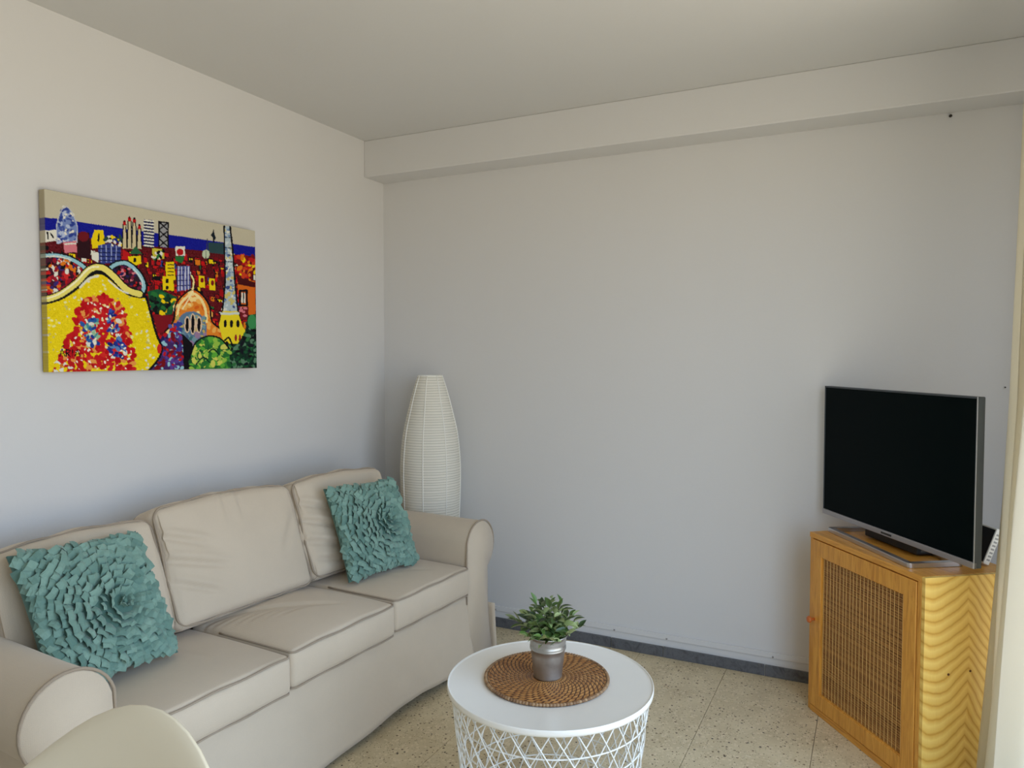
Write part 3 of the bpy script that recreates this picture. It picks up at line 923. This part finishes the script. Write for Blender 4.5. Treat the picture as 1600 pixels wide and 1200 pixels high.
nx = (ringpts[2][0] + ringpts[3][0]) / 2; ny = (ringpts[2][1] + ringpts[3][1]) / 2
obj('neck', boxes('neck', [(TW / 2 - .17, TW / 2 + .12, .028, .046, .010, zb + .08), (TW / 2 - .17, TW / 2 + .12, .028, ny - .004, .006, .016)], M_BLACK, .003), tv)

rt = thing('router', 'white plastic router with black face leaning behind the television', 'router', (2.783, -.505, CH + .0095))
bk = Vector((math.cos(math.radians(118)), math.sin(math.radians(118)), 0)); upv = (Vector((bk.y, -bk.x, 0)) * .36 + Vector((0, 0, .93))).normalized(); nv_ = bk.cross(upv)
body = obj('router_body', boxes('router_body', [(0, .15, -.022, 0, 0, .125)], M_ROUTER, .004), rt)
body.matrix_local = Matrix(((bk.x, nv_.x * -1, upv.x, 0), (bk.y, nv_.y * -1, upv.y, 0), (bk.z, nv_.z * -1, upv.z, .0), (0, 0, 0, 1)))
obj('front_panel', boxes('front_panel', [(.004, .146, -.0005, .0012, .006, .119)], M_BLACK, .0004), body)
obj('rear_panel', boxes('rear_panel', [(.004, .146, -.0232, -.0215, .006, .119)], M_VENT, .0004), body)
for k in range(8):
    obj('vent', boxes('vent', [(-.0007, .0005, -.017, -.006, .014 + .0125 * k, .020 + .0125 * k)], M_VENT), body)

# ------------------------------------------------------------------ curtain
curt = thing('curtain', 'long ivory cotton curtain hanging in folds beside the window', 'curtain', (2.92, -.95, 0))
def curtain_fn(u, v):
    y = -.635 - u * .33; z = .012 + v * 2.30
    base = float(np.interp(v, [0, .34, .55, .72, .92, 1], [2.744, 2.786, 2.806, 2.813, 2.820, 2.824]))   # flares into the room towards the floor
    fold = .034 + .014 * (1 - v)
    ph = 2 * math.pi * (u * 2.6 - .55) + .5 * math.sin(3 * v + u * 4)
    x = base + .055 - fold * math.cos(ph) + .008 * math.sin(2.3 * ph + 4 * v)
    x += .008 * math.sin(5 * v + u * 9) * (1 - v)
    if u < .08: x += (.08 - u) * .6
    x += .012 * (u - .25) * (1 - .5 * v)
    y2 = y + .030 * math.sin(ph + .9)
    return (x - 2.92, y2 + .95, z)
V, F = grid_vf(150, 60, curtain_fn)
cl = obj('cloth', mesh('cloth', V, F, M_CURT), curt)
md = cl.modifiers.new('cloth', 'SOLIDIFY'); md.thickness = .003
V, F = tube_vf([(0.03, .45, 2.335), (.03, -2.95, 2.335)], .010, 10)
rod = tag(obj('curtain_rod', mesh('curtain_rod', V, F, M_SILVER), None, (2.92, -.95, 0)), 'thin metal curtain rod above the balcony window', 'rod')
for k in range(7):
    u = .04 + .92 * k / 6; y = -.635 - u * .33
    P = [(.016 * math.cos(q), 0, .016 * math.sin(q)) for q in np.linspace(0, 2 * math.pi, 17)[:-1]]
    obj('curtain_ring', tube('curtain_ring', P, .002, M_SILVER, 5, True), curt, (.03, y + .95, 2.335 - .004))

# ------------------------------------------------------------------ chair shell in the foreground
cf = math.radians(-80)
chair = thing('chair', 'white moulded plastic shell chair in the near foreground', 'chair', (1.395 + .33 * math.cos(cf), -2.571 + .33 * math.sin(cf), 0), cf)
NT_, NR_ = 64, 22
def chair_pt(i, j):
    th = 2 * math.pi * i / NT_; ro = j / NR_
    # th = pi is the back (local -x), th = 0 the front (local +x)
    c, s = math.cos(th), math.sin(th)
    R = .285 + .035 * abs(s) ** 2 + (.0 if c < 0 else -.02 * c)
    back = math.pi - abs(math.pi - th); bt = math.pi - back     # 0 at the back
    rim = .842 - .30 * math.sin(min(bt, math.pi / 2)) ** 2 if bt < math.pi / 2 else .542
    if bt < 1.25: pass
    if bt > math.pi / 2: rim = .542 - .10 * sstep(math.pi / 2, math.pi * .85, bt)
    armb = .10 * math.exp(-((bt - 1.45) / .38) ** 2); rim += armb
    seat = .40 + .012 * math.cos(th)
    f = sstep(.45, 1.02, ro) ** 1.15 if bt < 2.2 else ro ** 3
    z = seat + (rim - seat) * f
    rr_ = R * (ro ** .75) * (1 if bt > 1.6 else 1)
    lean_ = .045 * max(0, -c) * (f ** 1.2)
    return ((rr_ + lean_) * c, (rr_ + lean_ * .6) * s * 1.02, z)
V = [(0, 0, .40)] + [chair_pt(i, j) for j in range(1, NR_ + 1) for i in range(NT_)]
F = [(0, 1 + i, 1 + (i + 1) % NT_) for i in range(NT_)]
for j in range(NR_ - 1):
    for i in range(NT_):
        a = 1 + j * NT_ + i; b = 1 + j * NT_ + (i + 1) % NT_; F.append((a, a + NT_, b + NT_, b))
sh = obj('shell', mesh('shell', V, F, M_CHAIR), chair)
md = sh.modifiers.new('thickness', 'SOLIDIFY'); md.thickness = .010; md.offset = -1
md = sh.modifiers.new('round', 'BEVEL'); md.width = .003; md.segments = 2; md.limit_method = 'ANGLE'; md.angle_limit = math.radians(50)
for sx in (1, -1):
    for sy in (1, -1):
        obj('leg', tube('leg', [(.10 * sx, .11 * sy, .392), (.21 * sx, .22 * sy, 0.0)], [.016, .010], M_BEECH, 12), chair)
obj('seat_mount', boxes('seat_mount', [(-.13, .13, -.012, .012, .375, .391), (-.012, .012, -.13, .13, .374, .390)], M_NAIL, .002), chair)
for sy in (1, -1):
    obj('brace', tube('brace', [(.17 * 1, .18 * sy, .14), (-.11, .12 * sy, .355)], .003, M_NAIL, 6), chair)

# ------------------------------------------------------------------ canvas painting of a city seen from a park
# shapes are listed in a flat sketch frame (1388 x 1200) that is mapped onto the canvas
SC = .5; IW, IH = 694, 600
img = np.zeros((IH, IW, 3)); img[:] = (196, 188, 164)
yy_g, xx_g = np.mgrid[0:IH, 0:IW]
def _bb(x0, x1, y0, y1):
    return max(0, int(x0) - 1), min(IW, int(x1) + 2), max(0, int(y0) - 1), min(IH, int(y1) + 2)
def poly(pts, c, jit=0):
    p = np.array(pts, float) * SC
    x0, x1, y0, y1 = _bb(p[:, 0].min(), p[:, 0].max(), p[:, 1].min(), p[:, 1].max())
    if x1 <= x0 or y1 <= y0: return
    X, Y = xx_g[y0:y1, x0:x1], yy_g[y0:y1, x0:x1]; ins = np.zeros(X.shape, bool)
    j = len(p) - 1
    for i in range(len(p)):
        xi, yi = p[i]; xj, yj = p[j]
        if yi != yj:
            ins ^= ((yi > Y) != (yj > Y)) & (X < (xj - xi) * (Y - yi) / (yj - yi) + xi)
        j = i
    col = np.array(c, float)
    if jit: img[y0:y1, x0:x1][ins] = np.clip(col + rng.normal(0, jit, (ins.sum(), 1)), 0, 255)
    else: img[y0:y1, x0:x1][ins] = col
def ell(cx, cy, rx, ry, c, ang=0.0):
    cx, cy, rx, ry = cx * SC, cy * SC, rx * SC, ry * SC; R = max(rx, ry)
    x0, x1, y0, y1 = _bb(cx - R, cx + R, cy - R, cy + R)
    if x1 <= x0 or y1 <= y0: return
    X, Y = xx_g[y0:y1, x0:x1] - cx, yy_g[y0:y1, x0:x1] - cy
    ca_, sa_ = math.cos(ang), math.sin(ang)
    m = ((X * ca_ + Y * sa_) / max(rx, .6)) ** 2 + ((-X * sa_ + Y * ca_) / max(ry, .6)) ** 2 < 1
    img[y0:y1, x0:x1][m] = c
def smooth_line(pts, n=10):
    P = [np.array(p, float) for p in pts]; out = []
    for i in range(len(P) - 1):
        p0 = P[max(0, i - 1)]; p1 = P[i]; p2 = P[i + 1]; p3 = P[min(len(P) - 1, i + 2)]
        for k in range(n):
            t = k / n
            out.append(.5 * (2 * p1 + (p2 - p0) * t + (2 * p0 - 5 * p1 + 4 * p2 - p3) * t * t + (3 * p1 - p0 - 3 * p2 + p3) * t ** 3))
    out.append(P[-1]); return out
def stroke(pts, w, c, sm=True):
    q = smooth_line(pts) if sm and len(pts) > 2 else [np.array(p, float) for p in pts]
    for a, b in zip(q[:-1], q[1:]):
        d = b - a; ln = max(1e-6, np.hypot(*d)); nrm = np.array((-d[1], d[0])) / ln * w / 2
        poly([a + nrm, b + nrm, b - nrm, a - nrm], c)
        ell(b[0], b[1], w / 2, w / 2, c)
    ell(q[0][0], q[0][1], w / 2, w / 2, c)
def inpoly(pts, x, y):
    r = False; j = len(pts) - 1
    for i in range(len(pts)):
        xi, yi = pts[i]; xj, yj = pts[j]
        if (yi > y) != (yj > y) and x < (xj - xi) * (y - yi) / (yj - yi) + xi: r = not r
        j = i
    return r
def dabs(region, n, pal, r0, r1, asp=1.6):
    xs_ = [p[0] for p in region]; ys_ = [p[1] for p in region]; k = 0; tries = 0
    while k < n and tries < n * 8:
        tries += 1; x, y = rng.uniform(min(xs_), max(xs_)), rng.uniform(min(ys_), max(ys_))
        if inpoly(region, x, y):
            r = rng.uniform(r0, r1); ell(x, y, r * asp, r, pal[rng.integers(len(pal))], rng.uniform(0, 3.14)); k += 1
RED, DRED, ORG, YEL, BLK = (186, 22, 26), (120, 14, 24), (222, 120, 24), (238, 206, 10), (14, 12, 18)
BLU, SEA, WHT, GRN, DGRN = (44, 62, 140), (16, 22, 140), (226, 222, 206), (40, 112, 52), (16, 52, 34)
CRM, SKYB, PNK = (238, 224, 150), (150, 196, 206), (214, 120, 130)
poly([(60, 245), (170, 250), (540, 300), (800, 330), (1310, 395), (1310, 470), (1120, 430), (800, 410), (280, 385), (60, 330)], SEA, 6)
city = [(60, 330), (170, 345), (290, 330), (380, 370), (540, 385), (720, 400), (1000, 420), (1310, 450), (1320, 1120), (640, 1120), (600, 700), (60, 720)]
poly(city, (92, 12, 20), 14)
for k in range(560):
    x = rng.uniform(70, 1305); y = rng.uniform(395 + (x - 70) * .05, 860)
    w, h_ = rng.uniform(12, 36), rng.uniform(14, 42)
    c = [RED, (196, 18, 22), (160, 12, 18), DRED, ORG, YEL, BLU, WHT, GRN, BLK, (206, 40, 30)][rng.choice(11, p=[.20, .14, .12, .12, .07, .06, .05, .05, .04, .11, .04])]
    poly([(x, y), (x + w, y + 4), (x + w, y + h_), (x, y + h_ - 3)], c)
    if rng.random() < .45:
        for q in range(2): poly([(x + 4 + q * 12, y + 8), (x + 10 + q * 12, y + 8), (x + 10 + q * 12, y + 18), (x + 4 + q * 12, y + 18)], BLK if c != BLK else YEL)
    if rng.random() < .6: stroke([(x, y), (x + 2, y + h_)], 6, BLK)
    if rng.random() < .35: stroke([(x, y), (x + w, y + 4)], 5, BLK)
# left houses, bullet tower
poly([(80, 322), (165, 315), (168, 378), (80, 388)], WHT); stroke([(118, 330), (120, 365)], 9, BLK); stroke([(135, 335), (150, 360)], 8, BLK)
bt_ = [(172, 385), (168, 300), (185, 225), (212, 182), (240, 195), (265, 240), (284, 300), (280, 385)]
poly(bt_, (118, 136, 186)); dabs(bt_, 70, [BLU, (180, 190, 214), (66, 84, 156), WHT], 5, 10); stroke(bt_, 5, (190, 192, 200))
poly([(205, 385), (278, 375), (282, 440), (212, 445)], PNK); stroke([(215, 395), (275, 390)], 9, WHT)
poly([(288, 330), (350, 325), (362, 480), (282, 470)], (44, 14, 22)); ell(318, 350, 30, 30, (110, 20, 30))
poly([(362, 365), (380, 312), (428, 312), (440, 385), (420, 405), (366, 420)], YEL); stroke([(405, 335), (402, 372)], 9, BLK)
poly([(400, 400), (470, 385), (530, 405), (525, 490), (420, 505), (398, 470)], (52, 64, 132))
for q in range(4): stroke([(418 + q * 28, 400), (418 + q * 28, 492)], 6, (150, 160, 200)); stroke([(402, 418 + q * 22), (528, 418 + q * 22)], 5, (24, 28, 70))
poly([(360, 440), (402, 440), (404, 500), (366, 480)], WHT); dabs([(440, 340), (540, 340), (540, 400), (440, 400)], 30, [BLK, (40, 70, 60), YEL, WHT], 5, 10)
# four slim spires with red tips
for x, yt in ((549, 262), (577, 240), (604, 246), (633, 282)):
    poly([(x - 13, 415), (x - 8, yt + 20), (x + 8, yt + 20), (x + 14, 415)], (206, 190, 150)); stroke([(x - 14, 410), (x - 8, yt + 15)], 6, BLK); stroke([(x + 14, 410), (x + 8, yt + 15)], 6, BLK)
    ell(x, yt + 6, 9, 15, RED); ell(x, yt - 4, 5, 7, BLK)
poly([(575, 445), (612, 400), (650, 445)], (44, 96, 60)); poly([(540, 420), (575, 440), (575, 480), (540, 480)], RED)
poly([(570, 460), (640, 455), (645, 500), (580, 520)], YEL); ell(607, 480, 9, 14, BLK)
# twin towers: slats and lattice
poly([(658, 245), (714, 250), (716, 405), (664, 402)], (52, 56, 120))
for q in range(9): stroke([(660, 250 + q * 18), (714, 256 + q * 18)], 8, WHT); stroke([(660, 259 + q * 18), (714, 264 + q * 18)], 5, BLK)
poly([(742, 255), (798, 260), (796, 405), (744, 400)], (150, 150, 150))
for q in range(3): stroke([(744, 258 + q * 48), (796, 304 + q * 48)], 8, BLK); stroke([(796, 262 + q * 48), (744, 304 + q * 48)], 8, BLK)
stroke([(744, 256), (746, 400)], 8, BLK); stroke([(797, 260), (796, 404)], 8, BLK); stroke([(744, 257), (798, 262)], 8, BLK)
stroke([(1058, 300), (1060, 400)], 7, BLK); poly([(1044, 330), (1058, 302), (1072, 345), (1066, 360)], (20, 30, 40)); stroke([(1022, 350), (1020, 420)], 5, (60, 60, 70))
poly([(1030, 370), (1115, 375), (1118, 440), (1030, 430)], (44, 70, 74)); ell(1015, 440, 22, 26, (190, 200, 170)); stroke([(1015, 420), (1015, 462)], 4, BLK)
# yellow and blue mid houses
poly([(782, 490), (830, 486), (842, 590), (786, 592)], YEL)
for q in range(4): stroke([(796, 505 + q * 20), (830, 503 + q * 20)], 6, (70, 50, 20))
poly([(765, 572), (828, 570), (832, 655), (768, 650)], YEL); ell(792, 598, 9, 14, BLK); ell(792, 636, 9, 12, BLK)
poly([(848, 512), (922, 508), (928, 640), (850, 660)], (86, 92, 150))
for q in range(4): stroke([(858 + q * 19, 515), (858 + q * 19, 650)], 6, (206, 206, 222)); stroke([(850, 535 + q * 30), (925, 532 + q * 30)], 5, (40, 40, 90))
poly([(706, 410), (775, 415), (775, 470), (710, 478)], (206, 190, 60)); dabs([(706, 410), (775, 415), (775, 470), (710, 478)], 14, [BLK, GRN, WHT], 5, 9)
poly([(838, 398), (893, 396), (895, 450), (842, 452)], WHT); ell(866, 430, 20, 20, RED); poly([(840, 455), (890, 455), (880, 495), (838, 480)], GRN)
for x, y in ((985, 585), (1045, 600)):
    poly([(x - 12, y - 22), (x + 22, y - 18), (x + 24, y + 50), (x - 10, y + 46)], YEL); ell(x + 8, y + 6, 9, 15, DRED)
# right orange house
poly([(1195, 600), (1300, 590), (1306, 800), (1225, 800)], (216, 104, 26)); poly([(1195, 570), (1302, 600), (1302, 630), (1200, 612)], (70, 14, 18))
stroke([(1212, 650), (1252, 648), (1254, 735), (1214, 735), (1212, 650)], 13, BLK, False); poly([(1222, 662), (1244, 660), (1246, 722), (1222, 722)], WHT); stroke([(1234, 660), (1234, 722)], 5, BLK)
poly([(1215, 745), (1262, 742), (1266, 820), (1222, 820)], (110, 24, 30)); dabs([(1215, 750), (1260, 750), (1260, 800), (1215, 800)], 6, [PNK], 5, 8)
dabs([(1170, 430), (1300, 450), (1300, 570), (1175, 560)], 60, [RED, ORG, DRED, YEL, (206, 60, 30)], 6, 13)
# green mass left of the dome
poly([(680, 660), (740, 645), (850, 690), (820, 790), (740, 800), (700, 760)], (24, 84, 50)); dabs([(690, 660), (840, 690), (810, 790), (710, 790)], 46, [GRN, DGRN, YEL, BLK], 6, 13)
poly([(710, 790), (830, 800), (800, 890), (740, 900)], (126, 18, 28))
# dome house
dome = [(780, 890), (828, 830), (840, 740), (880, 682), (938, 645), (990, 672), (1036, 740), (1052, 830), (1105, 880), (1118, 935), (1050, 980), (850, 960)]
poly(dome, (226, 130, 40)); dabs(dome, 60, [(240, 176, 84), (214, 96, 24), (246, 214, 140)], 7, 16)
stroke([(850, 810), (862, 740), (905, 690), (940, 668), (985, 700), (1012, 760), (1020, 830)], 15, (248, 222, 150)); stroke([(940, 655), (905, 720), (880, 760)], 8, (246, 226, 170))
stroke(dome[:10], 10, BLK); stroke([(938, 645), (945, 600), (932, 565)], 10, CRM); stroke([(948, 640), (955, 600), (940, 560)], 5, BLK)
ell(932, 870, 88, 98, (92, 120, 146)); dabs([(850, 800), (1010, 800), (1015, 960), (850, 960)], 70, [(70, 96, 130), (116, 150, 160), (150, 120, 150), (60, 110, 110), (190, 170, 90)], 6, 12)
for x in (908, 940, 976): ell(x, 846 + abs(x - 940) * .1, 17, 62 if x == 940 else 48, (220, 190, 160)); ell(x, 846 + abs(x - 940) * .1, 10, 54 if x == 940 else 40, BLK)
dabs([(800, 850), (860, 830), (880, 930), (820, 930)], 30, [(50, 60, 140), (80, 90, 160), RED, SKYB], 6, 12)
# slender tower on the right
tw = [(1122, 275), (1152, 275), (1168, 420), (1182, 600), (1200, 775), (1115, 775), (1128, 600), (1124, 420)]
poly(tw, (176, 190, 196)); dabs(tw, 110, [(206, 214, 214), (120, 146, 180), (60, 76, 130), WHT, (206, 190, 110)], 4, 9)
for yq in (340, 400, 480): stroke([(1124, yq), (1166, yq + 2)], 5, (50, 60, 80))
stroke([(1120, 275), (1122, 420), (1126, 600), (1112, 775)], 9, BLK); stroke([(1154, 275), (1170, 420), (1184, 600), (1202, 775)], 10, BLK)
yb_ = [(1112, 770), (1200, 768), (1230, 860), (1254, 890), (1225, 985), (1120, 960), (1090, 850)]
poly(yb_, (236, 212, 36)); stroke([(1105, 785), (1205, 782)], 14, (208, 214, 200))
for x in (1128, 1164, 1202): ell(x, 842, 10, 22, BLK)
for x in (1190, 1213): ell(x, 925, 7, 20, (150, 30, 40))
# mosaic ground and bushes
poly([(745, 905), (870, 905), (905, 960), (900, 1115), (700, 1115)], (70, 40, 96)); dabs([(745, 905), (870, 905), (905, 960), (890, 1110), (715, 1110)], 150, [RED, DRED, (60, 50, 130), (90, 60, 140), (40, 30, 80), SKYB], 6, 11)
poly([(880, 900), (940, 960), (935, 1115), (890, 1115)], BLK)
tree = [(1130, 960), (1200, 960), (1240, 900), (1262, 790), (1312, 785), (1316, 1110), (1120, 1110)]
poly(tree, (18, 44, 34)); dabs(tree, 130, [(24, 80, 46), BLK, DGRN, (50, 110, 60), (20, 20, 30), (90, 130, 100)], 5, 12)
bush = [(935, 1110), (930, 1020), (960, 950), (1030, 915), (1100, 930), (1150, 985), (1160, 1110)]
poly(bush, (58, 130, 52)); dabs(bush, 150, [(92, 168, 56), (40, 110, 48), (150, 190, 70), (28, 86, 44), (206, 206, 90)], 7, 14)
stroke(bush[1:6], 9, BLK); stroke([(960, 1080), (1000, 1040), (1040, 1070)], 8, DGRN); stroke([(1030, 1010), (1060, 990), (1090, 1020)], 8, DGRN)
ell(1285, 830, 26, 42, (60, 140, 80)); stroke([(1125, 940), (1150, 925), (1170, 970)], 10, BLK)
# left mosaic bay and the undulating bench
bay = [(70, 480), (180, 470), (280, 500), (330, 545), (270, 610), (180, 690), (70, 720)]
poly(bay, (70, 20, 40)); dabs(bay, 150, [RED, (206, 40, 40), (56, 40, 110), (150, 20, 40), ORG, WHT, BLK], 6, 12)
for q in range(4): stroke([(78, 565 + q * 34), (130, 562 + q * 34)], 11, (206, 30, 30))
stroke([(70, 466), (150, 458), (230, 470), (300, 505), (330, 535)], 30, (20, 24, 30)); stroke([(70, 468), (150, 460), (230, 474), (300, 508), (325, 530)], 20, SKYB); stroke([(80, 470), (170, 466), (250, 485)], 7, WHT)
lp = [(470, 540), (500, 505), (560, 500), (620, 545), (655, 610), (640, 670), (590, 665), (530, 615)]
poly(lp, (44, 24, 40)); dabs(lp, 70, [RED, (40, 30, 80), PNK, (120, 30, 60), BLK], 5, 9)
stroke([(462, 540), (500, 503), (560, 497), (625, 545), (662, 615), (655, 672), (600, 680)], 32, BLK); stroke([(466, 530), (505, 505), (560, 500), (622, 548), (657, 615), (648, 664), (596, 670)], 21, SKYB); stroke([(600, 530), (645, 590), (652, 630)], 8, (206, 226, 226))
poly([(330, 540), (380, 500), (450, 510), (480, 545), (440, 560), (360, 560)], BLK)
mass = [(60, 745), (180, 712), (290, 640), (360, 565), (430, 562), (500, 620), (580, 682), (672, 690), (700, 790), (730, 900), (762, 985), (740, 1050), (690, 1130), (60, 1140)]
poly(mass, (236, 208, 16), 8); dabs(mass, 260, [(246, 226, 70), (226, 196, 10), (240, 232, 150), (206, 190, 90), WHT], 3, 7)
stroke([(60, 742), (180, 712), (285, 645), (360, 570), (425, 560), (490, 606), (570, 675), (640, 690), (672, 690)], 15, BLK)
stroke([(672, 690), (700, 790), (730, 900), (762, 985), (742, 1050), (690, 1115)], 13, BLK)
stroke([(60, 725), (178, 688), (280, 615), (350, 540), (418, 525), (482, 570), (560, 648), (635, 676)], 48, BLK)
stroke([(60, 725), (178, 688), (280, 615), (350, 540), (418, 525), (482, 570), (560, 648), (635, 676)], 34, (236, 220, 110))
stroke([(90, 712), (178, 682), (276, 608), (346, 534), (400, 522)], 9, (250, 244, 200)); stroke([(300, 640), (350, 590), (400, 575)], 13, (226, 222, 196)); stroke([(460, 600), (520, 650), (570, 672)], 9, WHT)
arch = [(165, 1115), (205, 960), (255, 880), (280, 770), (340, 700), (430, 690), (505, 715), (555, 800), (590, 920), (605, 1040), (600, 1112)]
dabs(arch, 430, [(200, 24, 28), (186, 14, 22), (196, 20, 28), (206, 30, 34), (180, 10, 20), (196, 24, 30), (210, 40, 34), (232, 150, 70)], 9, 15)
blu_a = [(310, 850), (350, 800), (395, 820), (405, 920), (390, 990), (340, 980)]
dabs(blu_a, 42, [(40, 90, 160), (70, 140, 150), (30, 60, 140), (150, 190, 150), WHT], 7, 12)
blu_b = [(450, 800), (490, 750), (520, 800), (530, 940), (570, 980), (560, 1040), (470, 1040), (455, 940)]
dabs(blu_b, 46, [(34, 50, 140), (50, 80, 170), (24, 34, 110), (90, 130, 180), WHT], 7, 13)
dabs([(390, 720), (450, 720), (450, 1000), (400, 1000)], 50, [(240, 216, 150), (200, 30, 36), (190, 20, 28), (206, 30, 34)], 6, 11)
dabs(arch, 60, [(248, 236, 214)], 3, 6)
poly([(160, 1080), (330, 1070), (330, 1130), (140, 1130)], (206, 110, 40)); dabs([(160, 1075), (330, 1070), (330, 1130), (150, 1130)], 40, [RED, RED, YEL, WHT], 8, 14)
ell(748, 990, 13, 28, (206, 40, 30))
# signature
for pts in ([(186, 1034), (198, 992), (214, 1034)], [(190, 1018), (210, 1018)], [(222, 1036), (222, 996), (242, 1002), (238, 1014), (224, 1016), (244, 1036)],
            [(256, 998), (256, 1036)], [(270, 1036), (284, 998), (300, 1034)], [(274, 1022), (294, 1022)]):
    stroke(pts, 6, BLK, False)
stroke([(198, 980), (206, 974)], 6, BLK, False)

# homography from canvas uv (u right, v down) to sketch frame
def homog(dst):
    src = [(0, 0), (1, 0), (1, 1), (0, 1)]; Am = []; bm_ = []
    for (u, v), (x, y) in zip(src, dst):
        Am += [[u, v, 1, 0, 0, 0, -u * x, -v * x], [0, 0, 0, u, v, 1, -u * y, -v * y]]; bm_ += [x, y]
    h_ = np.linalg.solve(np.array(Am), np.array(bm_)); return np.append(h_, 1).reshape(3, 3)
Hm = homog([(100, 84), (1299, 300), (1313, 1100), (125, 1126)])
PW, PH, PD = .900, .592, .030
NU, NV_ = 420, 290
def art(u, v):
    p = Hm @ np.array([u, v, np.ones_like(u)]); x = p[0] / p[2] * SC; y = p[1] / p[2] * SC
    return img[np.clip(np.round(y).astype(int), 0, IH - 1), np.clip(np.round(x).astype(int), 0, IW - 1)]
# grid wraps round the left, right, top and bottom edges of the stretcher
us = np.concatenate([[-2, -1], np.linspace(0, 1, NU), [2, 3]]); vs_ = np.concatenate([[-2, -1], np.linspace(0, 1, NV_), [2, 3]])
UU, VV = np.meshgrid(us, vs_)
cu_, cv_ = np.clip(UU, 0, 1), np.clip(VV, 0, 1)
depth = np.where((UU < 0) | (UU > 1) | (VV < 0) | (VV > 1), np.where((UU <= -2) | (UU >= 3) | (VV <= -2) | (VV >= 3), 0.0, PD - .004), PD)
rgb = art(cu_.ravel(), cv_.ravel()) / 255
edge = ((UU < 0) | (UU > 1) | (VV < 0) | (VV > 1)).ravel()
lum = rgb.mean(1, keepdims=True)
rgb[edge] = rgb[edge] * .45 + np.array([.66, .60, .47]) * .55
relief = (rng.normal(0, .0003, UU.shape)) * (depth == PD)
lin = np.where(rgb <= .04045, rgb / 12.92, ((rgb + .055) / 1.055) ** 2.4)
Vp = np.stack([(depth + relief).ravel(), ((cu_ - .5) * PW).ravel(), ((.5 - cv_) * PH).ravel()], 1)
nc, nr = len(us), len(vs_)
ii = np.arange(nr * nc).reshape(nr, nc)
Fp = np.stack([ii[:-1, :-1].ravel(), ii[1:, :-1].ravel(), ii[1:, 1:].ravel(), ii[:-1, 1:].ravel()], 1)
pme = bpy.data.meshes.new('painted_canvas')
pme.vertices.add(len(Vp)); pme.vertices.foreach_set('co', Vp.ravel().astype(np.float32))
pme.loops.add(Fp.size); pme.loops.foreach_set('vertex_index', Fp.ravel().astype(np.int32))
pme.polygons.add(len(Fp)); pme.polygons.foreach_set('loop_start', np.arange(0, Fp.size, 4, dtype=np.int32))
pme.update(calc_edges=True); pme.validate()
at = pme.color_attributes.new('paint', 'FLOAT_COLOR', 'POINT')
at.data.foreach_set('color', np.concatenate([lin, np.ones((len(lin), 1))], 1).ravel().astype(np.float32))
t = NT('acrylic_paint')
av = t.add('ShaderNodeVertexColor'); av.layer_name = 'paint'
t.color(av.outputs['Color']); t.set(Roughness=.6); t.p.inputs['Specular IOR Level'].default_value = .1
t.bump(t.noise(160, 4), .2, .002)
pme.materials.append(t.m)
paint = thing('painting', 'colourful canvas painting of a city skyline above the sofa', 'painting', (.006, -1.429, 1.6505))
obj('canvas', pme, paint)
obj('stretcher', boxes('stretcher', [(.001, .024, -PW / 2 + .002, -PW / 2 + .04, -PH / 2 + .002, PH / 2 - .002), (.001, .024, PW / 2 - .04, PW / 2 - .002, -PH / 2 + .002, PH / 2 - .002),
    (.001, .024, -PW / 2 + .04, PW / 2 - .04, PH / 2 - .04, PH / 2 - .002), (.001, .024, -PW / 2 + .04, PW / 2 - .04, -PH / 2 + .002, -PH / 2 + .04)], M_BEECH), paint)
